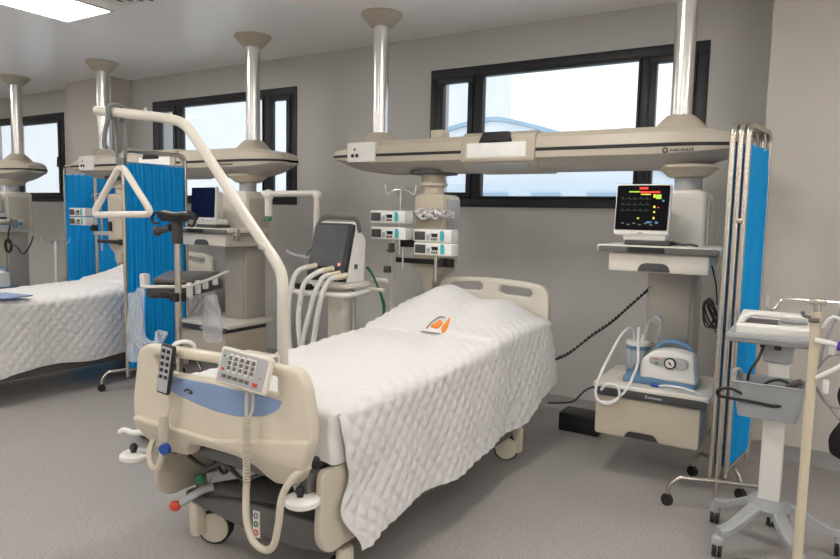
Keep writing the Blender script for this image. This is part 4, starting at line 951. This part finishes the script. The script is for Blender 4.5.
def arm(a, b_, z0=.215, z1=.105):
    a, b_ = V(a), V(b_); d = (b_-a); L = d.length; u = d/L; n_ = V((-u.y, u.x))
    m_ = MB(); S = 14; rr = []
    for k in range(S+1):
        q = k/S; c = a+d*q; w = .034-.008*q; h = .030-.006*q; zz = z0+(z1-z0)*sstep(0, 1, q)
        if k == S: w *= .7
        rr.append([m_.bm.verts.new((c.x+n_.x*sx*w, c.y+n_.y*sx*w, zz+sz*h)) for sx, sz in ((-1, -.6), (1, -.6), (1, .45), (.7, .8), (-.7, .8), (-1, .45))])
    for p, q in zip(rr, rr[1:]):
        for k in range(6): m_.bm.faces.new((p[k], p[(k+1) % 6], q[(k+1) % 6], q[k]))
    m_.bm.faces.new(rr[0][::-1]); m_.bm.faces.new(rr[-1]); return m_
part('hub', MB().lathe([(.0, .175), (.075, .178), (.085, .20), (.07, .238), (.0, .242)], (-.09, 3.13, 0), n=24), 'bgrey', t)
for ex, ey in ((-.315, 3.285), (-.265, 2.945), (.035, 2.955), (.185, 3.25), (-.085, 3.40)):
    a_ = part('arm', arm((-.09, 3.13), (ex, ey)), 'bgrey', t)
    c_ = part('castor', MB().cyl((ex-.018, ey, .034), (ex-.004, ey, .034), .034, n=22).cyl((ex+.004, ey, .034), (ex+.018, ey, .034), .034, n=22), 'rubber', a_)
    part('castor_hood', MB().box(ex-.022, ex+.022, ey-.024, ey+.030, .048, .092, .012), 'lgrey', c_)
t = thing('medical_recorder', 'flat white recorder with a recessed carry slot on the trolley tray', 'medical recorder', (-.12, 3.12, .957))
rp_ = [(3.0, .959), (3.0, 1.000), (3.03, 1.012), (3.26, 1.035), (3.28, 1.02), (3.28, .959)]
part('casing', MB().yz(round_poly(rp_, .008), -.255, .265, bev=.006), 'white', t)
part('handle_bridge', MB().tube([(-.250, 3.02, .99), (-.232, 3.02, 1.022), (-.200, 3.02, 1.046), (-.16, 3.02, 1.046), (.0, 3.02, 1.046)], .012, 8, 3), 'white', t)
part('carry_slot', MB().obox((-.165, 3.022, 1.017), (.125, .008, .024), None, .004), 'mgrey', t)
part('lid_panel', MB().obox((-.05, 3.10, 1.026), (.10, .12, .006), Matrix.Rotation(math.radians(5), 3, 'X'), .002), 'lgrey', t)
cb = MB(); cb.tube([(-.15, 3.05, .92), (-.165, 3.04, .86), (-.195, 3.03, .80), (-.20, 3.03, .76)], .006, 7, 5)
single('lead_cable', cb, 'black', 'short black lead dropping from under the trolley tray', 'cable')
cb = MB(); cb.tube([(-.13, 2.99, .69), (-.20, 2.93, .72), (-.25, 2.90, .745), (-.295, 2.90, .735), (-.295, 2.90, .71), (-.24, 2.90, .705), (-.16, 2.91, .70), (-.08, 2.92, .695), (-.03, 2.96, .72), (-.03, 2.99, .765), (-.08, 3.0, .785), (-.13, 3.0, .765), (-.155, 3.0, .71), (-.12, 3.02, .67)], .0065, 7, 7)
single('cable_in_basket', cb, 'black', 'thick black cable looped over the rim of the trolley basket', 'cable')
single('connector_plug', MB().cyl((-.04, 2.98, .775), (-.005, 2.97, .795), .013, n=12).cyl((-.055, 2.99, .765), (-.04, 2.98, .775), .008, n=10), 'brown', 'brown connector plug sticking out of the trolley basket', 'plug')

# ------------------------------------------------------------------ infusion stand at the right edge
t = thing('infusion_stand', 'ivory infusion stand with steel hook bar in front of the trolley', 'infusion stand', (.03, 3.0, 0))
PX, PY = .0265, 2.75
part('pole', MB().cyl((PX, PY, .03), (PX, PY, 1.106), .0165, n=24), 'ivory', t)
part('top_clamp', MB().cyl((PX, PY, 1.082), (PX, PY, 1.138), .013, n=14).obox((PX, PY, 1.143), (.055, .03, .022), None, .006), 'steel', t)
part('clamp_lever', MB().tube([(PX-.02, PY-.02, 1.087), (PX-.04, PY-.03, 1.092), (PX-.045, PY-.035, 1.106)], .007, 8, 3).cyl((PX-.025, PY-.02, 1.077), (PX+.01, PY-.02, 1.077), .009, n=10), 'mgrey', t)
hk = MB()
for s_ in (-1, 1): hk.tube([(PX+s_*.02, PY, 1.145), (PX+s_*.10, PY, 1.145), (PX+s_*.118, PY, 1.136), (PX+s_*.132, PY, 1.110), (PX+s_*.146, PY, 1.103), (PX+s_*.158, PY, 1.112), (PX+s_*.160, PY, 1.153)], .0055, 8, 4)
part('hook_bar', hk, 'chrome', t)
part('tube_holder', MB().cyl((PX, PY-.03, 1.007), (PX+.05, PY-.03, 1.002), .010, n=10).obox((PX+.055, PY-.02, 0.979), (.02, .02, .04), None, .004), 'white', t)
part('tube_clip', MB().obox((PX+.045, PY-.01, 0.838), (.02, .02, .05), None, .004), 'white', t)
part('base_plate', MB().lathe([(.0, .0), (.187, .0), (.19, .012), (.18, .03), (.14, .055), (.03, .06), (.0, .06)], (PX-.115, PY+.005, 0), n=40), 'brown', t)
single('white_tubing', MB().tube([(PX+.03, PY-.03, 1.005), (PX+.08, PY-.04, 0.996), (PX+.125, PY-.05, 0.993), (PX+.20, PY-.06, 0.984)], .009, 8, 5).tube([(PX+.015, PY-.03, 0.871), (PX+.06, PY-.05, 0.908), (PX+.12, PY-.05, 0.955), (PX+.2, PY-.05, 0.988)], .008, 8, 5).tube([(PX+.02, PY-.01, 1.054), (PX+.05, PY-.03, 1.096), (PX+.09, PY-.03, 1.073), (PX+.13, PY-.03, 1.026), (PX+.2, PY-.03, 0.960)], .006, 8, 5), 'tube', 'white tubing looping off the ivory stand to the right photo edge', 'tubing')
single('purple_cap', MB().cyl((PX+.070, PY-.045, 0.996), (PX+.098, PY-.05, 0.994), .017, n=16).cyl((PX+.098, PY-.05, 0.994), (PX+.106, PY-.052, 0.993), .012, n=16), 'purple', 'purple connector cap on the white tubing', 'connector')
gw = MB(); gw.tube([(PX+.02, 3.05, .84), (PX+.055, 3.03, .90), (PX+.10, 3.02, .91), (PX+.2, 3.0, .89)], .004, 6, 5).tube([(PX+.02, 3.05, .76), (PX+.06, 3.02, .71), (PX+.12, 3.0, .70), (PX+.2, 3.0, .71)], .004, 6, 5).tube([(PX+.02, 3.05, .77), (PX+.07, 3.02, .70), (PX+.13, 3.0, .63), (PX+.18, 3.0, .58)], .004, 6, 5)
gw.tube([(PX+.10, 3.05, 1.25), (PX+.09, 3.05, 1.12), (PX+.06, 3.05, 1.02), (PX+.035, 3.05, .93), (PX+.03, 3.05, .86)], .005, 6, 5)
single('grey_leads', gw, 'tgrey', 'thin grey leads hanging in loops behind the ivory stand', 'cable')
bgm = MB()
def bagf(i, j):
    a = 2*PI*i/28; z = .845-.35*j/16; u = j/16
    w = (.055+.035*math.sin(min(1, u*1.3)*PI/2)+.012*math.sin(u*9))*(1 if j < 16 else .93); dpt = .035+.02*u
    return (.205+.006*math.sin(z*40)+w*math.cos(a)*(1+.06*math.sin(3*a+z*12)), 3.02+dpt*math.sin(a), z-.012*math.cos(a)*(j == 16))
v_ = bgm.grid(bagf, 28, 17, True); bgm.bm.faces.new([v_[i][0] for i in range(28)]); bgm.bm.faces.new([v_[i][16] for i in range(28)][::-1])
t = thing('cloth_bag', 'black cloth bag hanging at the right photo edge beside the ivory stand', 'bag', (.205, 3.02, .5))
part('bag_body', bgm, 'bag', t)
part('strap', MB().tube([(.16, 3.02, .84), (.180, 2.86, 1.0), (.185, 2.752, 1.116), (.195, 2.84, 1.0), (.25, 3.02, .84)], .006, 7, 4), 'bag', t)

# ------------------------------------------------------------------ equipment stand behind the footboard
t = thing('equipment_stand', 'steel pole stand with black clamp handle and padded dark tray', 'equipment stand', (-3.40, 2.68, 0))
SX, SY = -3.385, 2.68
part('pole', MB().cyl((SX, SY, .06), (SX, SY, 1.22), .021, n=28), 'steel', t)
part('pole_sleeve', MB().cyl((SX, SY, 1.22), (SX, SY, 1.36), .033, n=24), 'dgrey', t)
hb = part('clamp_handle', MB().tube([(SX-.12, SY-.03, 1.390), (SX-.07, SY-.04, 1.405), (SX+.03, SY-.04, 1.393), (SX+.14, SY-.04, 1.400), (SX+.21, SY-.03, 1.385)], .022, 10, 5).obox((SX, SY-.02, 1.375), (.22, .06, .035), None, .012), 'black', t)
part('cord_hook', MB().tube([(SX-.10, SY-.05, 1.41), (SX-.14, SY-.06, 1.405), (SX-.165, SY-.06, 1.37), (SX-.145, SY-.06, 1.345), (SX-.11, SY-.05, 1.345)], .008, 8, 5), 'black', hb)
part('cord_hook', MB().tube([(SX+.16, SY-.05, 1.42), (SX+.21, SY-.06, 1.41), (SX+.235, SY-.06, 1.37), (SX+.215, SY-.06, 1.335), (SX+.17, SY-.05, 1.34)], .008, 8, 5), 'black', hb)
part('side_knob', MB().cyl((SX-.10, SY-.05, 1.30), (SX-.03, SY-.03, 1.315), .022, n=16).ball((SX-.115, SY-.055, 1.295), .032).cyl((SX-.03, SY, 1.34), (SX-.09, SY-.04, 1.30), .018), 'dgrey', hb)
TP = [(-3.66, 2.64), (-3.45, 2.80), (-3.74, 3.38), (-4.12, 3.12)]
ty = part('tray', MB().xy(round_poly(TP, .05), .855, .075, bev=.03), 'dgrey', t)
part('tray_pad', MB().xy(round_poly([(-3.66, 2.70), (-3.49, 2.83), (-3.75, 3.35), (-4.06, 3.12)], .04), .945, .04, bev=.015), 'mgrey', ty)
part('tray_trim', MB().tube([(-3.69, 2.65, .935), (-3.66, 2.625, .935), (-3.58, 2.685, .935), (-3.44, 2.79, .94), (-3.49, 2.94, .95), (-3.60, 3.17, .965), (-3.70, 3.37, .985)], .010, 8, 5), 'white', ty)
part('end_clip', MB().obox((-3.69, 2.665, .975), (.05, .05, .08), None, .01), 'white', ty)
for q_, h_ in ((.06, .10), (.24, .09), (.42, .06), (.66, .05)):
    c_ = V((-3.44, 2.79, .91+.03*q_))+V((-.27, .59, 0))*q_
    part('cable_clip', MB().obox(c_, (.03, .045, h_), Matrix.Rotation(math.radians(25), 3, 'Z'), .008), 'white', ty)
part('tray_arm', MB().box(-3.62, SX+.0, 2.70, 2.74, .86, .90, .008), 'black', t)
part('tray_clamp', MB().obox((SX-.015, SY+.01, .885), (.07, .08, .06), None, .01), 'black', t)
part('base', MB().lathe([(.0, .05), (.25, .05), (.26, .065), (.23, .09), (.05, .12), (.0, .12)], (SX, SY, 0), n=30), 'lgrey', t)
for k in range(5):
    a = k*2*PI/5+.3; part('castor', MB().cyl((SX+.21*math.cos(a)-.01, SY+.21*math.sin(a), .026), (SX+.21*math.cos(a)+.01, SY+.21*math.sin(a), .026), .026, n=16), 'rubber', t)
def clearbag(x, y, z, w, h, lab, seed):
    m_ = MB()
    def fn(i, j):
        a = 2*PI*i/24; u = j/18; ww = w*(.35+.65*math.sin(min(1, u*1.1)*PI/2))*(1-.35*u*u)
        return (x+ww*math.cos(a)+.02*noise.noise(V((a, u*4, seed))), y+.035*math.sin(a)*(1+.6*noise.noise(V((a*2, u*5, seed+3)))), z-h*u)
    v_ = m_.grid(fn, 24, 19, True); m_.bm.faces.new([v_[i][18] for i in range(24)])
    single('clear_bag', m_, 'bagclear', lab, 'plastic bag')
clearbag(-3.67, 2.57, .90, .06, .44, 'crumpled clear plastic bag hanging from the tray left corner', 1.)
clearbag(-3.47, 3.02, .86, .10, .32, 'crumpled clear plastic bag hanging under the tray right edge', 5.)
tm = MB()
for k in range(4):
    tm.tube([(-3.66+.02*k, 2.60-.004*k, .93), (-3.68+.04*k, 2.55, .80), (-3.64+.04*k, 2.53, .64), (-3.54+.04*k, 2.54, .55+.02*k), (-3.45, 2.57, .58+.03*k), (-3.42, 2.62, .66)], .010, 8, 6)
single('clear_tubing', tm, 'clear', 'clear tubing looping from the dark tray to its steel pole', 'tubing')

# ------------------------------------------------------------------ camera, sky, exposure
cam = bpy.data.cameras.new('camera'); co = bpy.data.objects.new('camera', cam); COL.objects.link(co)
f_px = 650.; cam.sensor_fit = 'HORIZONTAL'; cam.sensor_width = 36; cam.lens = 36*f_px/840
cam.clip_start = .05; cam.clip_end = 500
p, y, r = math.radians(5.536), math.radians(31.114), math.radians(1.23)
F = V((-math.sin(y)*math.cos(p), math.cos(y)*math.cos(p), -math.sin(p))); R0 = V((math.cos(y), math.sin(y), 0)); U0 = R0.cross(F)
R = R0*math.cos(r)+U0*math.sin(r); U = -R0*math.sin(r)+U0*math.cos(r)
mw = Matrix((R, U, -F)).transposed().to_4x4(); mw.translation = V((0, 0, 1.42)); co.matrix_world = mw
bpy.context.scene.camera = co

wd = bpy.data.worlds.new('sky'); bpy.context.scene.world = wd; wd.use_nodes = True
nt = wd.node_tree; bg = nt.nodes['Background']
tc = nt.nodes.new('ShaderNodeTexCoord'); sx = nt.nodes.new('ShaderNodeSeparateXYZ'); cr = nt.nodes.new('ShaderNodeValToRGB')
nt.links.new(tc.outputs['Generated'], sx.inputs[0]); nt.links.new(sx.outputs['Z'], cr.inputs['Fac'])
cr.color_ramp.elements[0].position = 0; cr.color_ramp.elements[0].color = (.93, .97, 1, 1)
cr.color_ramp.elements[1].position = .6; cr.color_ramp.elements[1].color = (.88, .94, 1, 1)
nt.links.new(cr.outputs['Color'], bg.inputs['Color']); bg.inputs['Strength'].default_value = .98

sc = bpy.context.scene
sc.view_settings.view_transform = 'Standard'; sc.view_settings.look = 'None'; sc.view_settings.gamma = 1; sc.view_settings.use_curve_mapping = False
sc.view_settings.exposure = .55
sc.cycles.max_bounces = 8; sc.cycles.diffuse_bounces = 5; sc.cycles.transparent_max_bounces = 12
